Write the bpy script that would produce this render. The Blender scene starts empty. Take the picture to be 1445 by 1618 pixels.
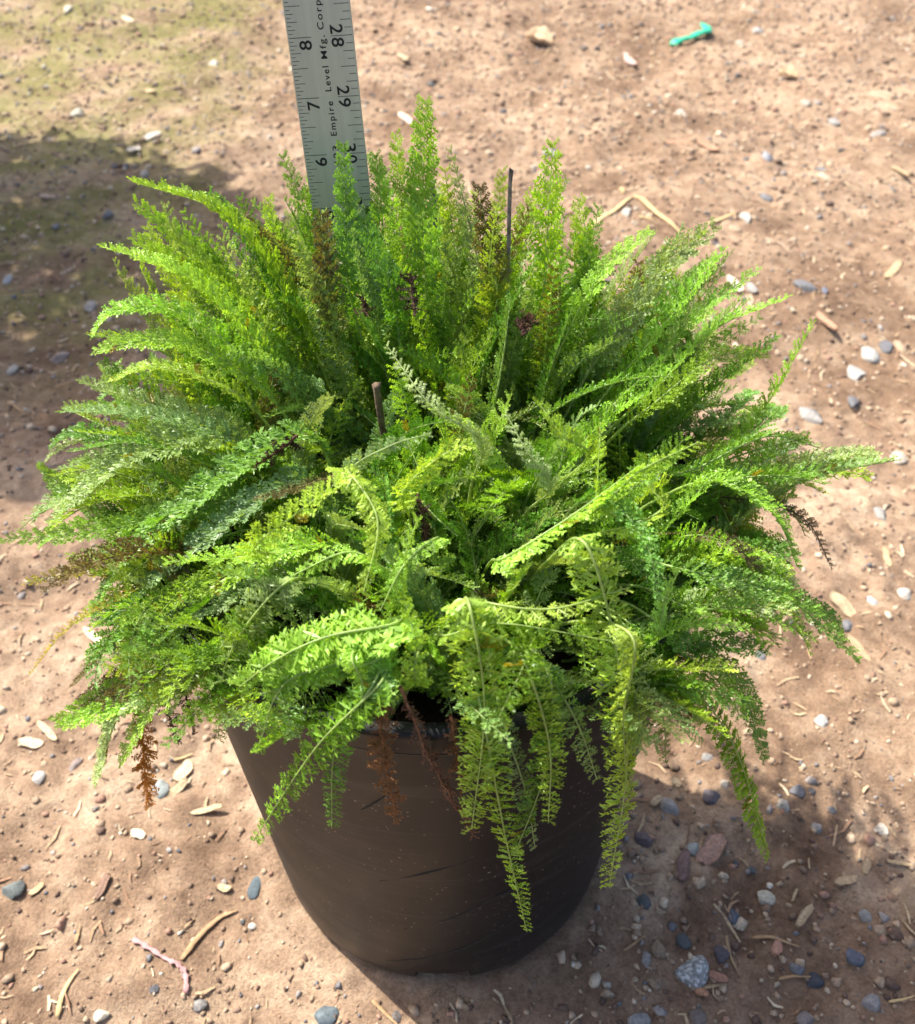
import bpy, math, random
import numpy as np
from mathutils import Vector, Matrix

# ------------------------------------------------------------------ camera, sky, sun, exposure
S = 0.0254                      # the scene is laid out in inches, built in metres
POT_H, POT_R, POT_r = 12.861, 5.419, 4.558
PITCH = math.radians(44.07)
CAM = np.array([.462, -13.649, POT_H + 12.735])
FPX, CX, CY = 1502.29, 722.5, 809.0
sc = bpy.context.scene
col = sc.collection
cam_d = bpy.data.cameras.new('camera')
cam = bpy.data.objects.new('camera', cam_d); col.objects.link(cam)
cam.location = Vector(CAM * S)
cam.rotation_euler = (math.pi / 2 - PITCH, 0, 0)
cam_d.sensor_fit = 'HORIZONTAL'; cam_d.sensor_width = 36; cam_d.lens = 36 * FPX / 1445
cam_d.clip_start = .01; cam_d.clip_end = 500
cam_d.dof.use_dof = True; cam_d.dof.focus_distance = 17.4 * S; cam_d.dof.aperture_fstop = 14
sc.camera = cam
SUN_EL = math.radians(53); SUN_AZ = math.atan2(.58, -.81)      # towards the sun: behind, left
sd = Vector((math.cos(SUN_AZ) * math.cos(SUN_EL), math.sin(SUN_AZ) * math.cos(SUN_EL), math.sin(SUN_EL)))
w = bpy.data.worlds.new('World'); sc.world = w; w.use_nodes = True
nt = w.node_tree; bg = nt.nodes['Background']
sky = nt.nodes.new('ShaderNodeTexSky'); sky.sky_type = 'NISHITA'; sky.sun_disc = False
sky.sun_elevation = SUN_EL; sky.dust_density = 4.0; sky.air_density = .8; sky.sun_rotation = math.pi / 2 - SUN_AZ
nt.links.new(sky.outputs[0], bg.inputs[0]); bg.inputs[1].default_value = .15
sl = bpy.data.lights.new('sun', 'SUN'); sl.energy = 5.0; sl.angle = math.radians(.55); sl.color = (1, .95, .87)
so = bpy.data.objects.new('sun', sl); col.objects.link(so)
so.rotation_euler = sd.to_track_quat('Z', 'Y').to_euler(); so.location = (0, 0, 3)
sc.view_settings.view_transform = 'Standard'; sc.view_settings.look = 'None'
sc.view_settings.gamma = 1; sc.view_settings.exposure = .87
sc.render.engine = 'CYCLES'
sc.cycles.use_denoising = True
sc.cycles.max_bounces = 8; sc.cycles.transmission_bounces = 6; sc.cycles.transparent_max_bounces = 6
sc.cycles.sample_clamp_indirect = 8

rng = np.random.default_rng(7)
random.seed(7)

def ray(x, y):
    u = (x - CX) / FPX; v = -(y - CY) / FPX; s, c = math.sin(PITCH), math.cos(PITCH)
    return np.array([u, c + v * s, -s + v * c])
def on_ground(x, y, z=0.):
    r = ray(x, y); return CAM + r * ((z - CAM[2]) / r[2])
def on_plane(x, y, F):
    r = ray(x, y); return CAM + r * ((F - CAM[1]) / r[1])
def px_per_inch(P):
    q = P - CAM
    return FPX / (q[1] * math.cos(PITCH) - q[2] * math.sin(PITCH))

# ------------------------------------------------------------------ helpers
def tag(o, label=None, cat=None, group=None, kind=None):
    if label: o['label'] = label
    if cat: o['category'] = cat
    if group: o['group'] = group
    if kind: o['kind'] = kind
    return o
def empty(name, loc=(0, 0, 0)):
    o = bpy.data.objects.new(name, None); col.objects.link(o); o.location = Vector(loc) * S
    o.empty_display_size = .02
    return o
def mesh_np(name, V, quads=None, tris=None, colr=None, smooth=False):
    """V (n,3) inches; quads (m,4), tris (k,3) index arrays; colr (n,3) per-vertex colour"""
    me = bpy.data.meshes.new(name)
    V = np.asarray(V, np.float32) * S
    parts = []; starts = []; tot = 0
    for a in (quads, tris):
        if a is not None and len(a):
            a = np.asarray(a, np.int32); parts.append(a.ravel())
            starts.append(tot + np.arange(len(a)) * a.shape[1]); tot += a.size
    li = np.concatenate(parts); ls = np.concatenate(starts)
    me.vertices.add(len(V)); me.vertices.foreach_set('co', V.ravel())
    me.loops.add(len(li)); me.loops.foreach_set('vertex_index', li.astype(np.int32))
    me.polygons.add(len(ls)); me.polygons.foreach_set('loop_start', ls.astype(np.int32))
    if smooth: me.polygons.foreach_set('use_smooth', np.ones(len(ls), bool))
    me.update(calc_edges=True)
    if colr is not None:
        ca = me.color_attributes.new('col', 'FLOAT_COLOR', 'POINT')
        c4 = np.ones((len(V), 4), np.float32); c4[:, :3] = colr
        ca.data.foreach_set('color', c4.ravel())
    me.validate()
    return me
def link(name, me, mat, parent=None):
    o = bpy.data.objects.new(name, me); col.objects.link(o)
    if mat and not me.materials: me.materials.append(mat)
    if parent: o.parent = parent
    return o
def localize(o, me_verts_origin):
    """shift an object's mesh so that its origin sits at the given point (inches)"""
    p = Vector(me_verts_origin) * S
    o.data.transform(Matrix.Translation(-p)); o.location = p
    return o

def hash2(ix, iy, seed):
    n = (ix * 374761393 + iy * 668265263 + seed * 1442695041) & 0xffffffff
    n = ((n ^ (n >> 13)) * 1274126177) & 0xffffffff
    n = (n ^ (n >> 16)) & 0xffffffff
    return n / 4294967295.0
def vnoise(x, y, seed=0):
    x = np.asarray(x, float); y = np.asarray(y, float)
    ix = np.floor(x).astype(np.int64); iy = np.floor(y).astype(np.int64)
    fx = x - ix; fy = y - iy; fx = fx * fx * (3 - 2 * fx); fy = fy * fy * (3 - 2 * fy)
    a = hash2(ix, iy, seed); b = hash2(ix + 1, iy, seed); c = hash2(ix, iy + 1, seed); d = hash2(ix + 1, iy + 1, seed)
    return (a + (b - a) * fx) * (1 - fy) + (c + (d - c) * fx) * fy
def fbm(x, y, sc_, seed, octv=3, gain=.5):
    t = 0; a = 1; tot = 0
    for k in range(octv):
        t = t + a * (vnoise(x / sc_, y / sc_, seed + k * 17) - .5) * 2; tot += a; a *= gain; sc_ /= 2.07
    return t / tot
def ground_z(x, y):
    x = np.asarray(x, float); y = np.asarray(y, float)
    r = np.hypot(x, y)
    k = np.clip((r - 3.8) / 3.5, .12, 1)
    z = .6 * fbm(x, y, 15, 3, 2) + .50 * fbm(x, y, 4.6, 11, 2) + .10 * fbm(x, y, 2.4, 13, 2)
    n2 = fbm(x, y, 1.5, 23, 3, .6); lump = fbm(x, y, 9, 41, 2)
    z = z + (.20 + .30 * np.clip(lump, -.5, 1)) * n2 + .05 * fbm(x, y, .45, 57, 2)
    wet = np.clip((x - 1) / 5, 0, 1) * np.clip((2 - y) / 4, 0, 1)           # crumbly soil right of the pot
    z = z + wet * .30 * fbm(x, y, .9, 71, 2)
    # scuffed dips behind the ruler
    for (cx, cy, rr, dd) in ((-12, 66, 5, 1.6), (-9, 47, 3.5, 1.0), (-14, 58, 4, 1.2), (-26, 15, 4, .5), (-22, 9.5, 3, .5)):
        z = z - dd * np.exp(-(((x - cx) / rr) ** 2 + ((y - cy) / rr) ** 2))
    a = np.arctan2(y, x); bank = np.exp(-((r - 4.85) / .42) ** 2) * np.clip(.5 + 1.3 * fbm(x, y, 1.3, 83, 3), 0, 1.4)
    return (z - .12) * k - .03 + .22 * bank

# ------------------------------------------------------------------ materials
def mat(name):
    m = bpy.data.materials.new(name); m.use_nodes = True
    n = m.node_tree.nodes; l = m.node_tree.links
    return m, n, l, n['Principled BSDF']
def ramp(n, stops, interp='LINEAR'):
    r = n.new('ShaderNodeValToRGB'); e = r.color_ramp; e.interpolation = interp
    while len(e.elements) < len(stops): e.elements.new(.5)
    for i, (p, c) in enumerate(stops):
        e.elements[i].position = p; e.elements[i].color = (*c, 1)
    return r
def noise(n, l, scale, detail=4, rough=.55, vec=None, dist=0):
    t = n.new('ShaderNodeTexNoise'); t.inputs['Scale'].default_value = scale
    t.inputs['Detail'].default_value = detail; t.inputs['Roughness'].default_value = rough
    t.inputs['Distortion'].default_value = dist
    if vec is not None: l.new(vec, t.inputs['Vector'])
    return t
def mixc(n, l, fac, a, b, mode='MIX'):
    m = n.new('ShaderNodeMix'); m.data_type = 'RGBA'; m.blend_type = mode
    for i, v in ((0, fac), (6, a), (7, b)):
        if isinstance(v, (int, float)): m.inputs[i].default_value = v
        elif isinstance(v, tuple): m.inputs[i].default_value = (*v, 1)
        else: l.new(v, m.inputs[i])
    return m.outputs[2]
def mth(n, l, op, a, b=0., clamp=False):
    m = n.new('ShaderNodeMath'); m.operation = op; m.use_clamp = clamp
    for i, v in ((0, a), (1, b)):
        if isinstance(v, (int, float)): m.inputs[i].default_value = v
        else: l.new(v, m.inputs[i])
    return m.outputs[0]

# soil
M_soil, n, l, b = mat('dry_soil')
geo = n.new('ShaderNodeNewGeometry'); P = geo.outputs['Position']
n1 = noise(n, l, 9, 6, .6, P); n2 = noise(n, l, 60, 6, .65, P); n3 = noise(n, l, 420, 4, .7, P); n4 = noise(n, l, 2.2, 3, .5, P)
f1 = mth(n, l, 'ADD', mth(n, l, 'MULTIPLY', n1.outputs[0], .45), mth(n, l, 'MULTIPLY', n2.outputs[0], .55))
c1 = ramp(n, [(.34, (.175, .112, .074)), (.50, (.335, .232, .155)), (.66, (.50, .38, .265))]); l.new(f1, c1.inputs[0])
c2 = ramp(n, [(.30, (.62, .59, .56)), (.50, (1, 1, 1)), (.72, (1.35, 1.3, 1.2))]); l.new(n3.outputs[0], c2.inputs[0])
cc = mixc(n, l, .85, c1.outputs[0], c2.outputs[0], 'MULTIPLY')
pt = ramp(n, [(.40, (.70, .66, .63)), (.56, (1.04, 1.04, 1.04))]); l.new(mth(n, l, 'ADD', mth(n, l, 'MULTIPLY', n4.outputs[0], .7), mth(n, l, 'MULTIPLY', n1.outputs[0], .3)), pt.inputs[0])
cc = mixc(n, l, 1., cc, pt.outputs[0], 'MULTIPLY')
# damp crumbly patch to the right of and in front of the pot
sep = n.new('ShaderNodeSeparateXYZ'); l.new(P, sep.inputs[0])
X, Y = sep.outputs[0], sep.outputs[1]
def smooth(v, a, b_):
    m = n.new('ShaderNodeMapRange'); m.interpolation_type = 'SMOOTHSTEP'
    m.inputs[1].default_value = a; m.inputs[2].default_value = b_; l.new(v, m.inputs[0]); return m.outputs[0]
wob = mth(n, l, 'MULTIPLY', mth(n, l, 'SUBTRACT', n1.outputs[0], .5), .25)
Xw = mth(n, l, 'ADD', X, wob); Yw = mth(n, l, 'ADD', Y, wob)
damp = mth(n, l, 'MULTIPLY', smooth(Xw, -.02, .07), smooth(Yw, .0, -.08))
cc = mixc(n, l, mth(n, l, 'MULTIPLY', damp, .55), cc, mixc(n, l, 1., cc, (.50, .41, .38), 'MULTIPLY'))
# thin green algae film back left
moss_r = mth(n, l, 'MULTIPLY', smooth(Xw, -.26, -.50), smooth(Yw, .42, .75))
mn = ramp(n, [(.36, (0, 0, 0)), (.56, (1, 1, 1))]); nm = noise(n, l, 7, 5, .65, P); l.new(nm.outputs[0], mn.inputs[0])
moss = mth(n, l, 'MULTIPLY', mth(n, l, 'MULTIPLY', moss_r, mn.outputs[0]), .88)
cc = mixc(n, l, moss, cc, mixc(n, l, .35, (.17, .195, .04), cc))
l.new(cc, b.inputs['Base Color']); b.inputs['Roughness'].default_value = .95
b.inputs['Specular IOR Level'].default_value = .15
bp = n.new('ShaderNodeBump'); bp.inputs['Strength'].default_value = .8; bp.inputs['Distance'].default_value = .003
hh = mth(n, l, 'ADD', n3.outputs[0], mth(n, l, 'MULTIPLY', noise(n, l, 1100, 3, .6, P).outputs[0], .5))
l.new(hh, bp.inputs['Height']); l.new(bp.outputs[0], b.inputs['Normal'])

# leaf tissue: colour is carried by each frond's own vertex colour
def leaf_material(name, trans, rough=.42, spec=.5):
    m, n, l, b = mat(name)
    at = n.new('ShaderNodeAttribute'); at.attribute_name = 'col'
    g = n.new('ShaderNodeNewGeometry'); nz = noise(n, l, 260, 3, .6, g.outputs['Position'])
    r = ramp(n, [(.3, (.72, .74, .66)), (.7, (1.25, 1.2, 1.15))]); l.new(nz.outputs[0], r.inputs[0])
    c = mixc(n, l, 1., at.outputs[0], r.outputs[0], 'MULTIPLY')
    l.new(c, b.inputs['Base Color']); b.inputs['Roughness'].default_value = rough
    b.inputs['Specular IOR Level'].default_value = spec
    t = n.new('ShaderNodeBsdfTranslucent')
    tc = mixc(n, l, 1., c, (1.25, 1.15, .35), 'MULTIPLY'); l.new(tc, t.inputs[0])
    ms = n.new('ShaderNodeMixShader'); ms.inputs[0].default_value = trans
    l.new(b.outputs[0], ms.inputs[1]); l.new(t.outputs[0], ms.inputs[2])
    l.new(ms.outputs[0], n['Material Output'].inputs[0])
    return m
M_leaf = leaf_material('yarrow_leaf', .43, .42, .5)
M_dead = leaf_material('withered_leaf', .08, .8, .2)

def simple(name, c, rough=.6, metal=0., nscale=80, var=.25, bump=.0, spec=.4):
    m, n, l, b = mat(name)
    tc = n.new('ShaderNodeTexCoord'); nz = noise(n, l, nscale, 5, .6, tc.outputs['Object'])
    lo = tuple(x * (1 - var) for x in c); hi = tuple(min(1, x * (1 + var)) for x in c)
    r = ramp(n, [(.3, lo), (.7, hi)]); l.new(nz.outputs[0], r.inputs[0]); l.new(r.outputs[0], b.inputs['Base Color'])
    b.inputs['Roughness'].default_value = rough; b.inputs['Metallic'].default_value = metal
    b.inputs['Specular IOR Level'].default_value = spec
    if bump:
        bp = n.new('ShaderNodeBump'); bp.inputs['Strength'].default_value = bump; bp.inputs['Distance'].default_value = .001
        l.new(nz.outputs[0], bp.inputs['Height']); l.new(bp.outputs[0], b.inputs['Normal'])
    return m
def attr_mat(name, rough=.8, spec=.3, bump=.4):
    m, n, l, b = mat(name)
    at = n.new('ShaderNodeAttribute'); at.attribute_name = 'col'
    g = n.new('ShaderNodeNewGeometry'); nz = noise(n, l, 500, 4, .65, g.outputs['Position'])
    r = ramp(n, [(.3, (.6, .6, .6)), (.7, (1.3, 1.3, 1.3))]); l.new(nz.outputs[0], r.inputs[0])
    l.new(mixc(n, l, 1., at.outputs[0], r.outputs[0], 'MULTIPLY'), b.inputs['Base Color'])
    b.inputs['Roughness'].default_value = rough; b.inputs['Specular IOR Level'].default_value = spec
    bp = n.new('ShaderNodeBump'); bp.inputs['Strength'].default_value = bump; bp.inputs['Distance'].default_value = .0006
    l.new(nz.outputs[0], bp.inputs['Height']); l.new(bp.outputs[0], b.inputs['Normal'])
    return m
M_grit = attr_mat('grit')
M_stone = attr_mat('pebble_stone', .7, .4)
M_wood = attr_mat('dry_wood_chip', .85, .2, .6)

# black nursery plastic, dusty and scuffed
def smooth_(v, a, b_):
    m = n.new('ShaderNodeMapRange'); m.interpolation_type = 'SMOOTHSTEP'
    m.inputs[1].default_value = a; m.inputs[2].default_value = b_; l.new(v, m.inputs[0]); return m.outputs[0]
M_pot, n, l, b = mat('black_nursery_plastic')
tc = n.new('ShaderNodeTexCoord'); O = tc.outputs['Object']
mp = n.new('ShaderNodeMapping'); mp.inputs['Scale'].default_value = (6, 6, 90); l.new(O, mp.inputs[0])
ns = noise(n, l, 1.0, 5, .6, mp.outputs[0], .4); nd = noise(n, l, 14, 5, .6, O); nsp = n.new('ShaderNodeTexVoronoi'); nsp.inputs['Scale'].default_value = 230; l.new(O, nsp.inputs['Vector'])
cb = ramp(n, [(.3, (.007, .0074, .0082)), (.7, (.0145, .015, .0165))]); l.new(nd.outputs[0], cb.inputs[0])
sp = ramp(n, [(.10, (1, 1, 1)), (.17, (0, 0, 0))]); l.new(nsp.outputs[0], sp.inputs[0])
st = ramp(n, [(.56, (0, 0, 0)), (.68, (1, 1, 1))]); l.new(ns.outputs[0], st.inputs[0])
c = mixc(n, l, mth(n, l, 'MULTIPLY', st.outputs[0], .22), cb.outputs[0], (.085, .082, .08))
spm = ramp(n, [(.45, (0, 0, 0)), (.62, (1, 1, 1))]); l.new(noise(n, l, 35, 4, .7, O).outputs[0], spm.inputs[0])
c = mixc(n, l, mth(n, l, 'MULTIPLY', mth(n, l, 'MULTIPLY', sp.outputs[0], spm.outputs[0]), .8), c, (.30, .25, .20))
szz = n.new('ShaderNodeSeparateXYZ'); l.new(O, szz.inputs[0])
spl = mth(n, l, 'MULTIPLY', smooth_(szz.outputs[2], .055, .0), mth(n, l, 'ADD', noise(n, l, 45, 6, .75, O).outputs[0], -.18))
c = mixc(n, l, mth(n, l, 'MULTIPLY', spl, .75, True), c, (.13, .095, .07))
l.new(c, b.inputs['Base Color']); b.inputs['Specular IOR Level'].default_value = .26
rr = ramp(n, [(.3, (.40, .40, .40)), (.7, (.56, .56, .56))]); l.new(nd.outputs[0], rr.inputs[0]); l.new(rr.outputs[0], b.inputs['Roughness'])
bp = n.new('ShaderNodeBump'); bp.inputs['Strength'].default_value = .25; bp.inputs['Distance'].default_value = .0005
l.new(ns.outputs[0], bp.inputs['Height']); l.new(bp.outputs[0], b.inputs['Normal'])

M_peat = simple('dark_potting_soil', (.022, .014, .010), .95, 0, 300, .6, 1.0, .1)
M_alu, n, l, b = mat('brushed_aluminium')
tc = n.new('ShaderNodeTexCoord'); mp = n.new('ShaderNodeMapping'); mp.inputs['Scale'].default_value = (300, 300, 8)
l.new(tc.outputs['Object'], mp.inputs[0]); nz = noise(n, l, 1, 4, .6, mp.outputs[0])
r = ramp(n, [(.3, (.40, .43, .35)), (.7, (.47, .50, .41))]); l.new(nz.outputs[0], r.inputs[0]); l.new(r.outputs[0], b.inputs['Base Color'])
b.inputs['Metallic'].default_value = .55; b.inputs['Roughness'].default_value = .5
M_ink = simple('black_ink', (.012, .014, .013), .7, 0, 400, .3)
M_ink2 = simple('grey_tick_ink', (.05, .06, .055), .7, 0, 400, .3)
M_grey_twig = simple('weathered_grey_stem', (.19, .165, .145), .9, 0, 300, .55, 1.0)
M_brown_twig = simple('weathered_brown_stem', (.13, .088, .056), .9, 0, 300, .55, 1.0)
M_green_plastic = simple('green_plastic', (.03, .50, .27), .35, 0, 120, .25, .3)
M_pink = simple('faded_pink_ribbon', (.42, .23, .22), .8, 0, 150, .4, .4)
M_straw = simple('dry_straw', (.56, .41, .20), .75, 0, 200, .25, .4)
M_straw_dark = simple('brown_straw', (.36, .23, .12), .8, 0, 200, .3, .4)

# ------------------------------------------------------------------ ground
def axis(lo, hi, d0, x0, x1, g=1.09):
    a = list(np.arange(x0, x1 + 1e-6, d0)); d = d0; v = a[-1]
    while v < hi: d *= g; v += d; a.append(v)
    d = d0; v = a[0]; pre = []
    while v > lo: d *= g; v -= d; pre.append(v)
    return np.array(pre[::-1] + a)
def build_ground():
    ax = axis(-4000, 4000, .13, -17, 17, 1.018); ay = axis(-4000, 4000, .13, -9, 30, 1.018)
    Xg, Yg = np.meshgrid(ax, ay); far = np.clip((np.hypot(Xg, Yg) - 300) / 400, 0, 1)
    Z = ground_z(Xg, Yg) * (1 - far)
    V = np.stack([Xg, Yg, Z], -1).reshape(-1, 3); nx, ny = len(ax), len(ay)
    i = (np.arange(ny - 1)[:, None] * nx + np.arange(nx - 1)[None]).ravel()
    Q = np.stack([i, i + 1, i + nx + 1, i + nx], -1)
    o = link('ground', mesh_np('ground', V, Q, smooth=True), M_soil)
    tag(o, 'bare tan brown soil with small stones and wood chips', 'ground', kind='structure')
build_ground()

# ------------------------------------------------------------------ stones
import bmesh
def ico(sub):
    bm = bmesh.new(); bmesh.ops.create_icosphere(bm, subdivisions=sub, radius=1)
    V = np.array([v.co[:] for v in bm.verts]); F = np.array([[v.index for v in f.verts] for f in bm.faces]); bm.free()
    return V, F
ICO1 = ico(1); ICO3 = ico(4)
def n3(V, f, seed):
    return (vnoise(V[:, 0] * f + 9.1 + seed, V[:, 1] * f + V[:, 2] * f * .73 + 5.3, seed) +
            vnoise(V[:, 2] * f - 3.7, V[:, 1] * f * 1.1 - V[:, 0] * f * .6 + 2.1 + seed, seed + 5) - 1)
def stone_shape(seed, angular=.5):
    r = np.random.default_rng(seed); V, F = ICO3; V = V.copy()
    # knock facets off with random planes
    for k in range(int(7 + 5 * angular)):
        nn = r.normal(size=3); nn /= np.linalg.norm(nn); d = r.uniform(.52, .85)
        t = V @ nn; V = V - np.outer(np.clip(t - d, 0, None) * (.9 if angular > .3 else .65), nn)
    V *= (1 + .09 * n3(V, 1.6, seed) + .045 * n3(V, 5, seed + 3))[:, None]
    return V, F
def stone_mesh(name, seed, w, h, t, c, ang=.5, speckle=None):
    V, F = stone_shape(seed, ang)
    V = V / np.abs(V).max(0) * np.array([w / 2, h / 2, t / 2])
    cn = .72 * np.array(c)[None] * (1 + .22 * n3(V / w, 5, seed + 8))[:, None]
    if speckle is not None:
        m = (n3(V / w, 17, seed + 20) > .12)[:, None]; cn = np.where(m, np.array(speckle)[None], cn)
    low = np.clip((-V[:, 2] / t + .05) * 1.8, 0, 1)[:, None]          # soil clinging to the buried side
    cn = cn * (1 - low * .5) + np.array([[.2, .13, .085]]) * low * .5
    return mesh_np(name, V, tris=F, colr=np.clip(cn, 0, 1), smooth=True)
WHT = (.47, .41, .33); CRM = (.62, .50, .34); LGR = (.37, .35, .32); BLU = (.185, .185, .195); DGR = (.10, .10, .11); BRN = (.22, .15, .11); SLT = (.115, .125, .125)
TANS = (.50, .36, .23)
STONES = [  # x, y, width px, height px, colour, rotation, label
 (1197,46,21,17,LGR,0,'pale grey pebble to the right of the green plastic scrap'),
 (1168,63,18,13,WHT,0,'small whitish pebble just right of the green plastic scrap'),
 (1075,182,24,22,WHT,0,'round white pebble above the orange brown wood chip, back right'),
 (1272,163,20,16,WHT,0,'white pebble beside a dark stone near the back right'),
 (1318,188,24,18,LGR,0,'grey and white pebble below the white one near the back right'),
 (1387,213,30,12,LGR,.1,'long flat pale pebble near the right edge of the photo, back'),
 (1211,253,21,19,(.33,.34,.37),0,'pale blue grey pebble alone in the tan soil, back right'),
 (1297,268,16,18,BLU,0,'small blue grey pebble right of the pale blue one'),
 (1299,285,18,18,CRM,.4,'small cream pebble touching the blue grey one, back right'),
 (1209,312,17,17,BLU,.6,'blue grey pebble above the white pebble by the straw'),
 (1178,343,22,16,(.62,.58,.5),0,'bright white pebble beside the end of the short straw'),
 (990,333,20,15,(.56,.5,.42),0,'white pebble under the forked straws behind the plant'),
 (1160,360,20,14,TANS,.5,'tan pebble just in front of the bright white one'),
 (870,232,30,16,LGR,0,'grey stone right behind the tip of a tall frond'),
 (680,122,16,13,SLT,0,'small dark grey pebble to the right of the ruler'),
 (1271,463,27,24,BLU,.7,'rounded blue grey stone right of the plant, behind the tan sliver'),
 (1300,466,12,12,(.16,.18,.24),0,'tiny dark blue pebble right of the rounded blue grey stone'),
 (1186,463,22,22,LGR,0,'pale grey stone half hidden by a frond tip on the right'),
 (1376,552,32,22,(.47,.46,.42),.3,'whitish stone, upper left of the cluster at the right edge'),
 (1357,574,34,22,(.47,.46,.42),0,'flat whitish stone, lowest of the cluster at the right edge'),
 (1402,541,26,18,BLU,0,'blue grey stone at the top of the cluster at the right edge'),
 (1426,541,22,20,TANS,0,'tan stone at the right end of the cluster at the right edge'),
 (1350,626,25,20,BLU,0,'dark blue grey pebble below the cluster at the right edge'),
 (1285,645,36,34,LGR,.4,'broad dull grey stone beside the frond tips on the right'),
 (1425,710,28,20,(.54,.47,.38),.1,'cream white pebble at the right edge above the long frond'),
 (1397,798,24,22,LGR,.2,'grey pebble under the tip of the long right hand frond'),
 (1382,943,20,20,(.55,.53,.5),0,'pale pebble right of the flat cream chip'),
 (1210,965,26,20,LGR,.5,'grey pebble between two right hand fronds'),
 (1235,915,22,17,LGR,.1,'pale grey pebble behind the dark purple brown frond'),
 (1345,980,24,18,BLU,0,'dark blue grey pebble beside the flat cream chip'),
 (1436,923,26,18,(.6,.55,.47),0,'pale stone cut off by the right edge of the photo'),
 (1208,1024,22,18,BLU,0,'small dark blue grey pebble under the right hand fronds'),
 (1300,1132,24,22,(.62,.6,.55),0,'lone white topped pebble in the smooth tan soil on the right'),
 (1118,1194,22,15,LGR,0,'grey pebble just left of the long hanging right frond'),
 (1142,1243,20,15,WHT,0,'pale pebble just above a dark stone near the hanging right frond'),
 (1122,1262,36,26,(.14,.12,.13),.2,'dark lumpy stone left of the long hanging right frond'),
 (1058,1275,40,24,LGR,-.5,'pale grey angular stone beside the small yellow chip'),
 (1257,1254,28,20,BLU,0,'dark blue grey stone right of the hanging right frond'),
 (1280,1252,16,12,DGR,0,'small dark pebble next to the blue grey one on the right'),
 (1313,1283,16,14,BLU,0,'tiny blue grey pebble in the tan soil on the right'),
 (1392,1310,26,22,(.55,.5,.42),.3,'pale speckled stone near the right edge'),
 (1287,1308,22,18,LGR,0,'pale grey pebble above the shadow boundary on the right'),
 (1097,1339,26,24,(.42,.45,.43),-.7,'small pale angular stone at the left end of the pinkish brown chip'),
 (1163,1362,16,16,DGR,0,'small black pebble below the tip of the hanging right frond'),
 (1187,1372,16,16,SLT,.5,'small slate pebble below the tip of the hanging right frond'),
 (1212,1415,36,24,(.66,.60,.46),-.1,'cream stone standing out in the shade on the lower right'),
 (1160,1441,28,26,(.14,.15,.18),.2,'dark blue grey stone left of the cream stone'),
 (1095,1531,56,60,(.35,.35,.33),-.6,'large speckled grey stone at the lower right of the pot'),
 (1083,1480,32,24,SLT,0,'dark stone just above the large speckled grey stone'),
 (1015,1422,38,24,SLT,-.2,'dark grey stone right beside the pot'),
 (1017,1322,32,28,(.16,.12,.12),0,'reddish grey stone beside the pot near the long hanging frond'),
 (1140,1505,32,26,(.12,.1,.11),0,'dark stone right of the large speckled grey stone'),
 (1347,1516,32,26,(.13,.14,.17),0,'slate blue stone near the lower right corner'),
 (1290,1547,34,26,(.07,.075,.09),.2,'darkest blue black stone near the lower right corner'),
 (1376,1585,38,26,(.34,.31,.29),.2,'grey and brown stone nearest the lower right corner'),
 (1366,1452,24,22,LGR,.4,'grey pebble with a white side right of the upright tan chip'),
 (1010,1608,42,24,LGR,.1,'grey stone cut off by the bottom edge of the photo'),
 (1100,1608,34,26,(.24,.19,.16),0,'brown grey stone at the bottom edge below the large speckled stone'),
 (1275,1610,40,24,(.3,.24,.21),0,'brownish stone cut off by the bottom edge, right'),
 (14,1396,42,30,(.16,.18,.17),-.1,'dark green grey stone cut off by the left edge'),
 (402,1394,24,42,(.11,.15,.17),-.3,'dark slate shard lying left of the pot'),
 (248,1238,34,34,(.38,.42,.40),.3,'pale green grey stone beside the withered orange frond'),
 (108,1188,22,40,(.30,.24,.21),-.2,'upright brown grey stone under the left hand fronds'),
 (54,1214,24,20,(.56,.52,.47),0,'pale round pebble left of the upright brown grey stone'),
 (157,1600,30,20,(.68,.60,.46),0,'cream pebble near the bottom left of the photo'),
 (311,1578,30,24,(.30,.28,.26),.1,'dull grey stone at the end of the pink ribbon'),
 (395,1454,16,13,(.7,.65,.55),0,'tiny white pebble left of the pot near the bent straw'),
 (381,1446,12,10,SLT,0,'tiny dark pebble left of the tiny white one by the pot'),
 (243,1560,20,12,DGR,.3,'small black stone lying left of the pink ribbon'),
 (514,1600,48,34,(.15,.19,.21),.3,'dark slate flake in front of the pot at the bottom edge'),
 (120,176,24,17,(.52,.47,.36),0,'pale cream stone in the sunlit green soil, upper left'),
 (336,90,20,13,(.66,.6,.48),0,'pale stone left of the ruler in the sunlit soil'),
 (112,26,18,12,(.6,.55,.42),0,'pale stone near the top left of the photo'),
 (170,338,19,16,BLU,0,'blue grey stone in the shaded soil, upper left'),
 (86,354,13,12,BLU,0,'small pale blue pebble in the shaded soil, upper left'),
 (7,426,16,13,(.45,.46,.46),0,'pale bluish white pebble at the left edge in the shade'),
 (135,465,24,20,(.42,.38,.33),0,'dull whitish stone in the shade left of the plant'),
 (90,552,38,16,(.34,.27,.23),0,'flat grey brown stone in the shade near the left frond tips'),
 (15,575,20,15,(.45,.42,.36),0,'pale pebble at the left edge below the flat grey brown stone'),
 (228,270,18,14,(.4,.36,.3),0,'dull tan stone in the shade behind the top left frond'),
]
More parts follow.
